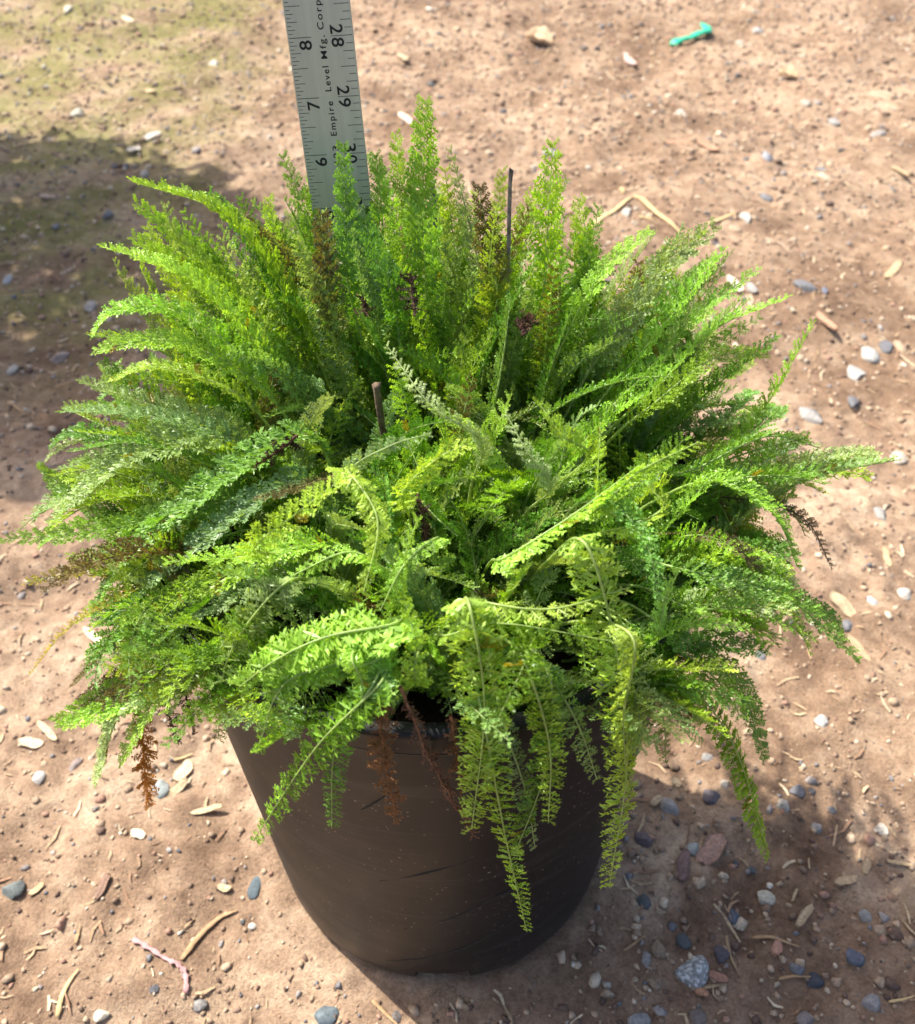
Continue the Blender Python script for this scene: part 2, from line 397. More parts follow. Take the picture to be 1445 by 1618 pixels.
for i, (x, y, wp, hp, c, rot, lab) in enumerate(STONES):
    g = on_ground(x, y); k = px_per_inch(g); el = math.asin(-ray(x, y)[2] / np.linalg.norm(ray(x, y)))
    w_ = wp / k * .9; h_ = min(hp / k / max(.5, math.sin(el)), w_ * 1.9); t_ = .62 * min(w_, h_)
    sp = (.58, .59, .57) if 'speckled grey' in lab and 'large speckled grey stone at' in lab else None
    me = stone_mesh('pebble', 100 + i, w_, h_, t_, c, .7 if i % 3 else .2, sp)
    o = link('pebble', me, M_stone); z = float(ground_z(g[0], g[1]))
    o.location = Vector((g[0], g[1], z + t_ * .02)) * S
    o.rotation_euler = (random.uniform(-.15, .15), random.uniform(-.15, .15), rot)
    tag(o, lab, 'stone', 'stones lying on the bare soil')

def view_points(nn, r, y0=-20, y1=1640, x0=-30, x1=1475, gam=1.0):
    """random ground points spread evenly over ground area seen by the camera"""
    out = []
    while len(out) < nn:
        x, y = r.uniform(-46, 46), 84 * r.random() ** gam - 6.5
        q = np.array([x, y, 0]) - CAM; Z = q[1] * math.cos(PITCH) - q[2] * math.sin(PITCH)
        px = CX + q[0] / Z * FPX; py = CY - (q[1] * math.sin(PITCH) + q[2] * math.cos(PITCH)) / Z * FPX
        if x0 < px < x1 and y0 < py < y1 and math.hypot(x, y) > 5.0: out.append((x, y))
    return out
pool = []
for i, c in enumerate([(.44, .36, .27), (.30, .26, .22), (.33,.30,.26), (.20, .18, .17), (.22, .19, .17), DGR, TANS, TANS, BRN, (.34, .27, .23), (.42, .30, .2)]):
    pool.append(stone_mesh('small_pebble', 500 + i, 1, random.uniform(.7, 1), .6, c, .6))
r_ = np.random.default_rng(77)
used = [on_ground(s[0], s[1])[:2] for s in STONES]
cnt = 0
for (x, y) in view_points(420, r_, gam=1.15):
    if min(math.hypot(x - u[0], y - u[1]) for u in used) < 1.0: continue
    if x < -4 and r_.random() < .7: continue
    if cnt >= 95: break
    o = link('small_pebble', pool[int(r_.integers(len(pool)))], M_stone)
    s = float(np.clip(r_.lognormal(-1.5, .38), .12, .5)) * (1 + .35 * np.clip(y / 60, 0, 1))
    o.scale = (s, s, s); o.rotation_euler = (r_.uniform(-.4, .4), r_.uniform(-.4, .4), r_.uniform(0, 6.3))
    o.location = Vector((x, y, float(ground_z(x, y)) - s * .02)) * S
    tag(o, 'small unremarkable pebble, one of the many scattered over the bare soil', 'pebble', 'small pebbles scattered over the soil')
    cnt += 1

# grit and crumbs: thousands of grains in one sheet of stuff
def grit():
    r = np.random.default_rng(5); V0, F0 = ICO1; N = 24000
    Vs, Fs, Cs = [], [], []
    pts = view_points(N, r, gam=1.25)
    cols = np.array([(.35, .25, .165), (.46, .34, .23), (.25, .17, .115), (.52, .42, .30), (.27, .24, .22), (.16, .155, .16), (.34, .20, .14), (.14, .09, .065), (.58, .52, .42)])
    pr = np.array([.24, .2, .16, .08, .06, .04, .07, .13, .02])
    for i, (x, y) in enumerate(pts):
        s = np.clip(r.lognormal(-2.95, .5), .02, .19) * (1 + .8 * min(1, max(0, y / 60)))
        if x > 0 and y < 2: s *= 1.25
        V = V0 * (1 + .28 * r.normal(size=(len(V0), 1))) * (s * np.array([1, r.uniform(.6, 1), r.uniform(.5, .8)]))
        a = r.uniform(0, 6.3); R = np.array([[math.cos(a), -math.sin(a), 0], [math.sin(a), math.cos(a), 0], [0, 0, 1]])
        V = V @ R.T + np.array([x, y, 0]); Vs.append(V); Fs.append(F0 + i * len(V0))
        Cs.append(np.repeat(cols[r.choice(9, p=pr)][None] * r.uniform(.75, 1.2), len(V0), 0))
    V = np.concatenate(Vs)
    base = np.array([p for p in pts]); zz = ground_z(base[:, 0], base[:, 1]); V[:, 2] += np.repeat(zz, len(V0)) + .015
    o = link('soil_grit', mesh_np('soil_grit', V, tris=np.concatenate(Fs), colr=np.concatenate(Cs)), M_grit)
    tag(o, 'fine crumbs and grit covering the soil', 'grit', kind='stuff')
grit()
def litter():
    r = np.random.default_rng(15); Vs, Cs, Q = [], [], []; N = 3600
    pts = view_points(N, r, gam=1.2); k = 0
    for (x, y) in pts:
        L = np.clip(r.lognormal(-1.3, .55), .08, 1.1) * (1 + .5 * min(1, max(0, y / 60))); wd = L * r.uniform(.06, .28); wd = min(wd, .09); a = r.uniform(0, 6.3)
        d = np.array([math.cos(a), math.sin(a)]); e = np.array([-d[1], d[0]]); bend = r.uniform(-.15, .15) * L
        t = np.array([-.5, 0, .5]); P_ = np.array([x, y]) + np.outer(t, d) * L + np.outer([0, 1, 0], e) * bend
        z = ground_z(P_[:, 0], P_[:, 1]) + .03 + r.uniform(0, .06, 3)
        for j in range(3):
            for s in (-1, 1):
                ww = wd * (.5 if j == 1 else .3)
                Vs.append((P_[j, 0] + e[0] * s * ww, P_[j, 1] + e[1] * s * ww, z[j] + s * r.uniform(-.02, .02)))
        Q += [(k, k + 1, k + 3, k + 2), (k + 2, k + 3, k + 5, k + 4)]; k += 6
        c = np.array([(.48, .35, .21), (.40, .27, .16), (.30, .18, .11), (.56, .45, .30)][r.choice(4, p=[.35, .3, .2, .15])]) * r.uniform(.8, 1.15)
        Cs += [c] * 6
    o = link('plant_litter', mesh_np('plant_litter', np.array(Vs), np.array(Q), colr=np.array(Cs)), M_wood)
    tag(o, 'fine straw fibres and wood slivers strewn over the soil', 'litter', kind='stuff')
litter()

# ------------------------------------------------------------------ wood chips
def chip_mesh(name, L, wd, t, c, seed):
    r = np.random.default_rng(seed); nL, nW = 9, 5; Vt = []; 
    for top in (1, 0):
        for i in range(nL):
            for j in range(nW):
                u = i / (nL - 1) - .5; v = j / (nW - 1) - .5
                prof = 1 - .55 * abs(2 * u) ** 3.2
                if i in (0, nL - 1): prof *= r.uniform(.55, .9)
                x = u * L * (1 + .06 * math.sin(j * 2.1 + seed)) ; y = v * wd * prof + .05 * wd * math.sin(i * 1.3 + seed)
                z = (t / 2 if top else -t / 2) * (1 - .6 * (2 * abs(v)) ** 3) + .12 * wd * math.sin(u * 3 + seed) + (r.uniform(-.1, .1) * t if top else 0)
                Vt.append((x, y, z))
    Q = []; K = nL * nW
    for i in range(nL - 1):
        for j in range(nW - 1):
            a = i * nW + j; Q.append((a, a + nW, a + nW + 1, a + 1)); Q.append((K + a, K + a + 1, K + a + nW + 1, K + a + nW))
    ring = [i * nW for i in range(nL)] + [(nL - 1) * nW + j for j in range(1, nW)] + [i * nW + nW - 1 for i in range(nL - 2, -1, -1)] + [j for j in range(nW - 2, 0, -1)]
    for a, b_ in zip(ring, ring[1:] + ring[:1]): Q.append((a, b_, K + b_, K + a))
    V = np.array(Vt); cn = np.array(c)[None] * (1 + .25 * vnoise(V[:, 0] / L * 3, V[:, 1] / wd * 9, seed) - .12)[:, None]
    me = mesh_np(name, V, np.array(Q)[:, ::-1], colr=cn, smooth=False); return me
CT = (.44, .32, .19); CP = (.42, .25, .16); CB = (.22, .14, .10); CC = (.45, .34, .21)
CHIPS = [ # x0,y0,x1,y1 (ends), width px, colour, label
 (1048,228,1100,218,13,CP,'orange brown wood chip lying behind the plant on the right'),
 (1100,228,1134,240,15,CP,'pinkish tan chip just right of the orange brown chip'),
 (983,74,1002,98,13,(.55,.38,.32),'slanted pinkish chip behind the plant, left of the green plastic'),
 (1278,488,1318,528,13,CP,'long tan sliver pointing down right, beside the plant'),
 (1150,438,1168,470,17,(.72,.62,.45),'pale chip standing behind a right hand frond tip'),
 (1408,262,1436,278,11,CT,'tan chip near the back right edge'),
 (1312,935,1352,968,22,CC,'flat cream wood chip right of the plant'),
 (1340,1000,1376,1038,16,CT,'tan wood chip under the longest low right frond'),
 (1402,850,1412,880,10,CT,'small upright tan sliver near the right edge'),
 (1402,430,1424,408,13,CT,'tan chip alone in the soil near the right edge, back'),
 (1105,1365,1140,1325,30,(.38,.24,.18),'broad pinkish brown chip in the shade right of the pot'),
 (1075,1395,1082,1345,20,(.20,.13,.11),'dark brown chip left of the broad pinkish brown one'),
 (1256,1465,1282,1430,13,CT,'upright tan chip in the shade right of the cream stone'),
 (1314,1400,1352,1390,14,CT,'level tan chip above the upright tan chip'),
 (1362,1385,1369,1360,13,CT,'short upright tan chip beside the level tan chip'),
 (1222,1510,1230,1490,16,(.45,.24,.16),'small reddish chip right of the large speckled stone'),
 (1120,1535,1150,1548,14,(.34,.18,.12),'reddish brown chip touching the large speckled stone'),
 (1098,1562,1120,1568,12,(.45,.24,.14),'orange brown chip just below the large speckled stone'),
 (1028,1272,1044,1258,12,CC,'small yellow chip beside the pale grey angular stone'),
 (1062,1228,1076,1238,12,CC,'small yellow chip near the right side fronds'),
 (272,1222,297,1188,22,(.58,.44,.29),'broad tan chip on the left beside the green grey stone'),
 (258,1250,292,1222,15,CC,'pale tan chip leaning against the broad one on the left'),
 (298,1280,350,1270,11,CC,'thin level tan chip left of the pot'),
 (148,1415,168,1375,14,CB,'dark brown upright chip in the lower left soil'),
 (204,1306,226,1314,14,(.72,.62,.45),'small cream chip below the left hand fronds'),
 (52,1125,80,1152,11,(.60,.47,.3),'tan chip below the low left fronds'),
 (20,1152,58,1158,17,(.60,.47,.33),'wide pale chip at the far left below the fronds'),
 (340,1392,362,1398,12,CC,'small yellow chip left of the dark slate shard'),
 (40,1405,64,1388,12,CT,'small tan chip right of the dark green grey stone'),
 (125,975,158,1005,12,(.72,.6,.42),'pale sliver beside the yellow brown frond on the left'),
 (222,218,252,206,12,(.55,.50,.42),'pale chip in the shade at its back edge, upper left'),
 (200,238,220,230,12,(.5,.45,.38),'pale chip left of the one at the back edge of the shade'),
 (62,312,90,310,15,(.42,.32,.24),'greyish tan chip in the shade, upper left'),
 (195,30,212,40,14,(.62,.48,.34),'tan triangular chip in the sunlit green soil'),
 (230,142,245,148,10,CC,'small cream chip at the sunlit edge of the green soil'),
 (628,80,642,98,12,CC,'pale yellow chip right of the ruler near the top'),
 (630,172,650,190,11,(.72,.55,.42),'pinkish cream chip right of the ruler beside the tallest frond'),
 (1395,1365,1440,1372,7,CT,'thin tan sliver at the right edge in the lower soil'),
]
def lay(p0, p1, mk, h=.05):
    g0, g1 = on_ground(*p0), on_ground(*p1); m = (g0 + g1) / 2; d = g1 - g0; L = math.hypot(d[0], d[1])
    return m, L, math.atan2(d[1], d[0])
for i, (x0, y0, x1, y1, wp, c, lab) in enumerate(CHIPS):
    m, L, a = lay((x0, y0), (x1, y1), None); k = px_per_inch(m); wd = min(wp / k, L * .8)
    o = link('wood_chip', chip_mesh('wood_chip', L, wd, min(.16, wd * .45), c, i + 3), M_wood)
    o.location = Vector((m[0], m[1], float(ground_z(m[0], m[1])) + .10)) * S
    o.rotation_euler = (random.uniform(-.2, .2), random.uniform(-.08, .08), a)
    tag(o, lab, 'wood chip', 'wood chips lying on the soil')

# ------------------------------------------------------------------ tubes, straws, ribbon, plastic
def frames(C, ref=(0, 0, 1)):
    T = np.gradient(C, axis=0); T /= np.linalg.norm(T, axis=1)[:, None] + 1e-9
    ref = np.broadcast_to(np.array(ref, float), T.shape)
    N = ref - (ref * T).sum(1)[:, None] * T; N /= np.linalg.norm(N, axis=1)[:, None] + 1e-9
    B = np.cross(T, N); return T, N, B
def spline(pts, n_=24):
    pts = np.array(pts, float)
    if len(pts) == 2: t = np.linspace(0, 1, n_)[:, None]; return pts[0] * (1 - t) + pts[1] * t
    P_ = np.vstack([2 * pts[0] - pts[1], pts, 2 * pts[-1] - pts[-2]]); seg = len(pts) - 1; out = []
    u = np.linspace(0, seg, n_)
    for v in u:
        i = min(int(v), seg - 1); t = v - i; a, b_, c, d = P_[i:i + 4]
        out.append(.5 * ((2 * b_) + (-a + c) * t + (2 * a - 5 * b_ + 4 * c - d) * t * t + (-a + 3 * b_ - 3 * c + d) * t ** 3))
    return np.array(out)
def tube(C, rad, sides=8, ref=(.1, .2, 1), flat=1.0, ridge=0., seed=0):
    T, N, B = frames(C, ref); nC = len(C); th = np.arange(sides) * 2 * math.pi / sides
    rad = np.broadcast_to(np.asarray(rad, float), (nC,))
    rr = rad[:, None] * (1 + ridge * np.random.default_rng(seed).uniform(-1, 1, (nC, sides)))
    V = C[:, None] + rr[..., None] * (np.cos(th)[None, :, None] * B[:, None] + flat * np.sin(th)[None, :, None] * N[:, None])
    V = V.reshape(-1, 3); Q = []
    for i in range(nC - 1):
        for j in range(sides):
            a = i * sides + j; b_ = i * sides + (j + 1) % sides; Q.append((a, b_, b_ + sides, a + sides))
    V = np.vstack([V, C[0], C[-1]]); k = nC * sides; Tr = []
    for j in range(sides):
        Tr.append((k, (j + 1) % sides, j)); Tr.append((k + 1, k - sides + j, k - sides + (j + 1) % sides))
    return V, np.array(Q), np.array(Tr)
def ground_line(pts, lift=.06, n_=16):
    P_ = [on_ground(*p) for p in pts]; C = spline(P_, n_); C[:, 2] = ground_z(C[:, 0], C[:, 1])
    z = C[:, 2].copy()
    for _ in range(4): z[1:-1] = np.maximum(z[1:-1], (z[:-2] + z[2:]) / 2)
    C[:, 2] = z + lift; return C
STRAWS = [
 ([(930,358),(965,335),(1001,311)],9,M_straw,'straw leaning left of the fork behind the plant'),
 ([(1003,306),(1040,338),(1078,374)],12,M_straw,'wide pale straw running right from the fork behind the plant'),
 ([(982,292),(985,302)],10,M_straw,'short stub of straw above the fork behind the plant'),
 ([(1118,355),(1168,332)],7,M_straw,'thin straw pointing at the bright white pebble'),
 ([(1010,340),(1032,352)],8,M_straw,'pale bit of straw crossing under the wide straw'),
 ([(88,1604),(100,1565),(122,1527)],9,M_straw,'stiff yellow straw in the lower left corner'),
 ([(284,1512),(312,1468),(340,1440),(372,1428)],10,M_straw_dark,'curved brown straw between the pink ribbon and the pot'),
 ([(588,1578),(610,1600),(632,1622)],8,M_straw_dark,'brown straw in front of the pot at the bottom edge'),
 ([(1148,1475),(1155,1505),(1170,1538)],6,M_straw_dark,'thin bent stalk right of the large speckled stone'),
 ([(1190,1474),(1225,1484),(1262,1496)],7,M_straw_dark,'level brown twig below the upright tan chip'),
 ([(1232,1542),(1285,1540)],6,M_straw_dark,'pale twig touching the blue black stone'),
 ([(985,1500),(1022,1475)],5,M_straw_dark,'thin tan twig right of the pot in the shade'),
 ([(1402,1584),(1440,1578)],5,M_straw,'short curved straw in the lower right corner'),
 ([(272,1190),(300,1176)],5,M_straw,'short thin straw beside the black withered fronds'),
 ([(8,620),(36,645)],6,M_straw_dark,'pale twig in the shade at the left edge'),
 ([(115,1485),(124,1455)],6,M_straw_dark,'thin brown root below the left hand soil'),
]
for i, (pts, wp, m_, lab) in enumerate(STRAWS):
    C = ground_line(pts); k = px_per_inch(C[len(C) // 2]); V, Q, T = tube(C, wp / k / 2 * np.interp(np.linspace(0, 1, len(C)), [0, .1, .6, 1], [.6, 1, .8, .3]), 7, flat=.28, ridge=.22, seed=i)
    o = link('straw', mesh_np('straw', V, Q, T, smooth=True), m_); localize(o, C[len(C) // 2])
    tag(o, lab, 'straw', 'bits of straw on the soil')
C = ground_line([(208, 1478), (235, 1495), (262, 1512), (280, 1520), (291, 1535), (293, 1566)], .09, 30)
k = px_per_inch(C[10]); V, Q, T = tube(C, 7 / k / 2 * (1 + .45 * np.sin(np.arange(30) * 1.9)), 8, flat=.2, ridge=.45, seed=4)
o = link('pink_ribbon', mesh_np('pink_ribbon', V, Q, T, smooth=True), M_pink); localize(o, C[10])
tag(o, 'faded pink strip of twisted ribbon lying on the lower left soil', 'ribbon')
C = ground_line([(1062, 76), (1080, 68), (1098, 64), (1113, 58), (1116, 50), (1108, 42)], .35, 22)
k = px_per_inch(C[8]); V, Q, T = tube(C, 14 / k / 2 * np.array([.8, 1, 1.05, 1.0, 1, .95, .9, .95, 1, .95, .9, .9, 1, 1.1, 1.2, 1.2, 1.1, 1, .95, .8, .7, .5]), 9, flat=.4, ridge=.4, seed=9)
o = link('plastic_scrap', mesh_np('plastic_scrap', V, Q, T, smooth=True), M_green_plastic); localize(o, C[8])
tag(o, 'bent scrap of bright green plastic on the soil at the back', 'plastic scrap')
# curled dry leaf at the top
def dry_leaf(px, py, Lp, lab, c):
    g = on_ground(px, py); k = px_per_inch(g); L = Lp / k; V = []; nu, nv = 10, 6
    for i in range(nu):
        for j in range(nv):
            u = i / (nu - 1); v = j / (nv - 1) * 2 - 1; wv = .34 * L * math.sin(math.pi * min(.98, u * .94 + .04)) ** .8
            V.append((u * L - L / 2, v * wv, .25 * L * v * v + .16 * L * math.sin(u * 3.4) + .04 * L * math.sin(i * 1.9 + j * 2.3)))
    Q = [(i * nv + j, (i + 1) * nv + j, (i + 1) * nv + j + 1, i * nv + j + 1) for i in range(nu - 1) for j in range(nv - 1)]
    V = np.array(V); o = link('dry_leaf', mesh_np('dry_leaf', V, np.array(Q), colr=np.tile(c, (len(V), 1)), smooth=True), M_wood)
    md = o.modifiers.new('thickness', 'SOLIDIFY'); md.thickness = .02 * S
    o.location = Vector((g[0], g[1], float(ground_z(g[0], g[1])) + .05)) * S; o.rotation_euler = (.2, .1, -.6)
    tag(o, lab, 'dead leaf')
dry_leaf(852, 66, 46, 'curled pale dead leaf on the soil behind the plant', (.62, .46, .30))
dry_leaf(1243, 128, 30, 'small curled tan dead leaf among the back right stones', (.6, .45, .28))

# ------------------------------------------------------------------ pot
SOIL_Z = POT_H - .85
def build_pot():
    root = empty('plant_pot', (0, 0, 0))
    tag(root, 'large round black plastic nursery pot holding the feathery plant', 'plant pot')
    H = POT_H
    def wall_r(z): return POT_r + (POT_R - .10 - POT_r) * z / H
    prof = [(0, .22), (1.5, .2), (3.2, .12), (POT_r - .7, 0.0), (POT_r - .32, .02), (POT_r - .1, .14), (wall_r(.35), .42), (wall_r(.7), .8)]
    for z in np.linspace(1.4, H - .95, 14): prof.append((wall_r(z), z))
    prof += [(wall_r(H) - .02, H - .82), (wall_r(H) + .02, H - .78)]
    inner = [(POT_R - .30, H - .30), (wall_r(H) - .16, H - 1.0), (wall_r(H - 3) - .12, H - 3), (wall_r(2) - .12, 2)]
    ns = 144
    def lathe(pr, notch=False, dz=0):
        V = []
        for (r, z) in pr:
            for j in range(ns):
                a = 2 * math.pi * j / ns; V.append((r * math.cos(a), r * math.sin(a), z))
        V = np.array(V); Q = []
        for i in range(len(pr) - 1):
            for j in range(ns):
                if notch and 3 <= i <= 6:
                    hit = False
                    for ca in (-90, -18, 54, 126, 198):
                        d = (j * 360 / ns - ca + 180) % 360 - 180
                        if abs(d) < 8.6: hit = True
                    if hit: continue
                a = i * ns + j; b_ = i * ns + (j + 1) % ns; Q.append((a, b_, b_ + ns, a + ns))
        return V, np.array(Q)
    V, Q = lathe(prof, True)
    o = link('pot_wall', mesh_np('pot_wall', V, Q, smooth=True), M_pot, root)
    md = o.modifiers.new('thickness', 'SOLIDIFY'); md.thickness = .07 * S; md.offset = -1
    lipr = [(POT_R - .12, H - .62), (POT_R - .0, H - .62), (POT_R + .03, H - .57), (POT_R + .03, H - .20), (POT_R + .06, H - .14), (POT_R + .06, H - .06), (POT_R + .02, H), (POT_R - .10, H + .02), (POT_R - .20, H - .03), (POT_R - .25, H - .4), (POT_R - .28, H - 1.5)]
    V, Q = lathe(lipr)
    link('pot_rim', mesh_np('pot_rim', V, Q, smooth=True), M_pot, root)
build_pot()
def scratches():
    pot = [o for o in bpy.data.objects if o.name == 'plant_pot'][0]
    for pts in ([(639,1467),(715,1450),(782,1417),(815,1402)], [(559,1511),(632,1517),(715,1503),(782,1473),(830,1440)], [(600,1392),(670,1380),(735,1362)], [(570,1280),(590,1270),(608,1258)]):
        P3 = []
        for (x, y) in pts:
            d = ray(x, y); t = 15.
            while t < 60:
                p = CAM + d * t; zc = min(max(p[2], 0), POT_H); rw = POT_r + (POT_R - .10 - POT_r) * zc / POT_H
                if math.hypot(p[0], p[1]) < rw + .004: break
                t += .004
            P3.append(p)
        C = spline(P3, 30); V, Q, T = tube(C, .016 * np.sin(np.linspace(.2, 2.9, 30)) + .003, 5, ref=(0, -1, 0))
        link('scratch', mesh_np('scratch', V, Q, T, smooth=True), M_ink, pot)
scratches()
def build_peat():
    r = np.random.default_rng(2); N = 150; a = np.linspace(-5.1, 5.1, N); Xg, Yg = np.meshgrid(a, a)
    Z = SOIL_Z + .25 * fbm(Xg, Yg, 1.6, 91, 3) + .12 * fbm(Xg, Yg, .35, 95, 2)
    R = np.hypot(Xg, Yg); k = np.minimum(1, 5.1 / np.maximum(R, 1e-3)); Xg = Xg * k; Yg = Yg * k
    V = np.stack([Xg, Yg, Z], -1).reshape(-1, 3); i = (np.arange(N - 1)[:, None] * N + np.arange(N - 1)[None]).ravel()
    o = link('potting_soil', mesh_np('potting_soil', V, np.stack([i, i + 1, i + N + 1, i + N], -1), smooth=True), M_peat)
    tag(o, 'dark potting soil filling the black pot under the fronds', 'potting soil', kind='stuff')
build_peat()

# ------------------------------------------------------------------ ruler
def build_ruler():
    base = np.array([-2.085, 16.508 - 13.649, POT_H - .812]); W = 1.172
    d = Vector((-.058, .176, 1)).normalized(); ac = Vector((1, 0, .058)).normalized(); nrm = ac.cross(d).normalized()  # nrm faces the camera
    if nrm.y > 0: nrm = -nrm
    M = Matrix((ac, -nrm, d)).transposed().to_4x4()
    root = empty('ruler', base); root.matrix_world = Matrix.Translation(Vector(base) * S) @ M
    tag(root, 'metal ruler with inch marks standing upright behind the plant', 'ruler')
    bm = bmesh.new(); bmesh.ops.create_cube(bm, size=1)
    L = 36.0
    bmesh.ops.scale(bm, vec=(W * S, .05 * S, (L + .0) * S), verts=bm.verts); bmesh.ops.translate(bm, vec=(W / 2 * S, .025 * S, (L / 2) * S), verts=bm.verts)
    bmesh.ops.bevel(bm, geom=bm.edges[:], offset=.008 * S, segments=2, affect='EDGES')
    me = bpy.data.meshes.new('blade'); bm.to_mesh(me); bm.free(); link('blade', me, M_alu, root)
    V, Q = [], []
    def bar(x0, x1, z, t):
        k = len(V); y = -.004
        for (x, zz) in ((x0, z - t / 2), (x1, z - t / 2), (x1, z + t / 2), (x0, z + t / 2)): V.append((x, y, zz))
        Q.append((k, k + 1, k + 2, k + 3))
    for i in range(1, 16 * 36):
        z = i / 16; ln = .40 if i % 16 == 0 else .265 if i % 8 == 0 else .18 if i % 4 == 0 else .13 if i % 2 == 0 else .075
        bar(.025, .025 + ln, z, .010 if i % 16 else .012)
    for i in range(1, 8 * 36):
        z = i / 8 + .0; ln = .38 if i % 8 == 0 else .26 if i % 4 == 0 else .185 if i % 2 == 0 else .12
        bar(W - .025 - ln, W - .025, z, .010 if i % 8 else .011)
    link('inch_marks', mesh_np('inch_marks', V, Q), M_ink2, root)
    fd = {}
    def glyph(txt, bold):
        key = (txt, bold)
        if key in fd: return fd[key]
        cu = bpy.data.curves.new('t', 'FONT'); cu.body = txt; cu.size = 1; cu.offset = bold
        cu.space_character = 1.25 if len(txt) > 2 else 1
        ob = bpy.data.objects.new('t', cu); col.objects.link(ob)
        bpy.context.view_layer.update()
        me = bpy.data.meshes.new_from_object(ob.evaluated_get(bpy.context.evaluated_depsgraph_get()))
        bpy.data.objects.remove(ob)
        Vg = np.array([v.co[:] for v in me.vertices]); Fg = [list(p.vertices) for p in me.polygons]
        fd[key] = (Vg, Fg); return fd[key]
    def put(txt, cx, cz, hgt, span, cw, bold=.02, full=None):
        """letters with their tops to the left (cw False) or to the right (cw True); span = extent along the ruler, hgt = glyph height"""
        Vg, Fg = glyph(txt, bold); Vg = Vg[:, :2].copy()
        if txt == '1': span *= .45
        x0, x1 = Vg[:, 0].min(), Vg[:, 0].max(); y0, y1 = (Vg[:, 1].min(), Vg[:, 1].max()) if full is None else full
        u = (Vg[:, 0] - (x0 + x1) / 2) / (x1 - x0) * span; v = (Vg[:, 1] - (y0 + y1) / 2) / (y1 - y0) * hgt
        if cw: X_, Z_ = cx + v, cz - u
        else: X_, Z_ = cx - v, cz + u
        return np.stack([X_, np.full(len(X_), -.0045), Z_], -1), Fg
    def write(name, items):
        VV, FF, k = [], [], 0
        for it in items:
            v, f = put(*it); VV.append(v); FF += [[q + k for q in p] for p in f]; k += len(v)
        me = bpy.data.meshes.new(name); me.from_pydata((np.concatenate(VV) * S).tolist(), [], FF); me.update(); link(name, me, M_ink, root)
    cap = (0, .73)
    left = []; right = []
    for h in range(1, 36):
        s = str(h)
        if len(s) == 1: left.append((s, .305, h - .125, .225, .155, False, .014))
        else:
            left.append((s[0], .305, h - .27 + .0, .225, .14, False, .014)); left.append((s[1], .305, h - .10, .225, .14, False, .014))
        q = str(36 - h)
        if len(q) == 1: right.append((q, W - .29, h + .12, .225, .155, True, .014))
        else: right.append((q[0], W - .29, h + .105, .225, .15, True, .014)); right.append((q[1], W - .29, h - .105, .225, .15, True, .014))
    write('inch_numerals', left + right)
    c_ = .605; f_ = (0, .73)
    write('maker_lettering', [('L403', c_, 5.90, .115, .50, False, .012, f_), ('Empire', c_ + .0, 6.63, .115, .60, False, .012, f_),
          ('Level', c_, 7.31, .115, .42, False, .012, f_), ('Mfg.', c_, 7.83, .115, .38, False, .012, f_), ('Corp.', c_, 8.37, .115, .52, False, .012, f_)])
build_ruler()

# ------------------------------------------------------------------ fronds
def pinna_template(seed, nl=4):
    """one feathery leaflet of unit length along +a, lateral b, normal c; made of small pointed lobes"""
    r = np.random.default_rng(seed); V, Cw = [], []
    def blade(p, d, L, wd, tone):
        d = d / np.linalg.norm(d); up = np.array([0, 0, 1.]) + r.normal(size=3) * .45; s = np.cross(d, up); s /= np.linalg.norm(s) + 1e-6
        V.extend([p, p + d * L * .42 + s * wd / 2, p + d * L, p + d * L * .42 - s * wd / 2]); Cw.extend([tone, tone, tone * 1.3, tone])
    blade(np.array([0, 0, 0.]), np.array([1, 0, 0.]), .95, .10, .95)
    for i in range(nl):
        t = .10 + .76 * i / (nl - 1)
        for s in (-1, 1):
            Ls = .33 * (1 - .30 * t) * r.uniform(.88, 1.15)
            el = r.uniform(-.1, .65); ang = math.radians(r.uniform(34, 50))
            d = np.array([math.cos(ang), s * math.sin(ang), el]); p = np.array([t, 0, 0.])
            blade(p, d, Ls, .12, 1)
            m = p + d / np.linalg.norm(d) * Ls * .40; q = r.choice((-1, 1)) if i else 1
            a2 = ang * s + q * math.radians(r.uniform(26, 42)); d2 = np.array([math.cos(a2), math.sin(a2), el + r.uniform(-.3, .4)])
            blade(m, d2, Ls * r.uniform(.5, .7), .085, 1.05)
    for q in (-.4, .4):
        blade(np.array([.86, 0, 0.]), np.array([1, q, r.uniform(-.3, .3)]), .26, .065, 1.1)
    return np.array(V), np.array(Cw)
PIN = [pinna_template(900 + i, 6 if i % 2 else 5) for i in range(12)]
COLS = {'b': (.250, .420, .042), 'm': (.125, .275, .048), 'g': (.240, .350, .165), 'l': (.370, .560, .085), 'k': (.045, .150, .014),
        'y': (.30, .27, .02), 'd': (.050, .026, .016), 'n': (.20, .105, .055), 'o': (.40, .17, .02), 'p': (.13, .105, .04)}
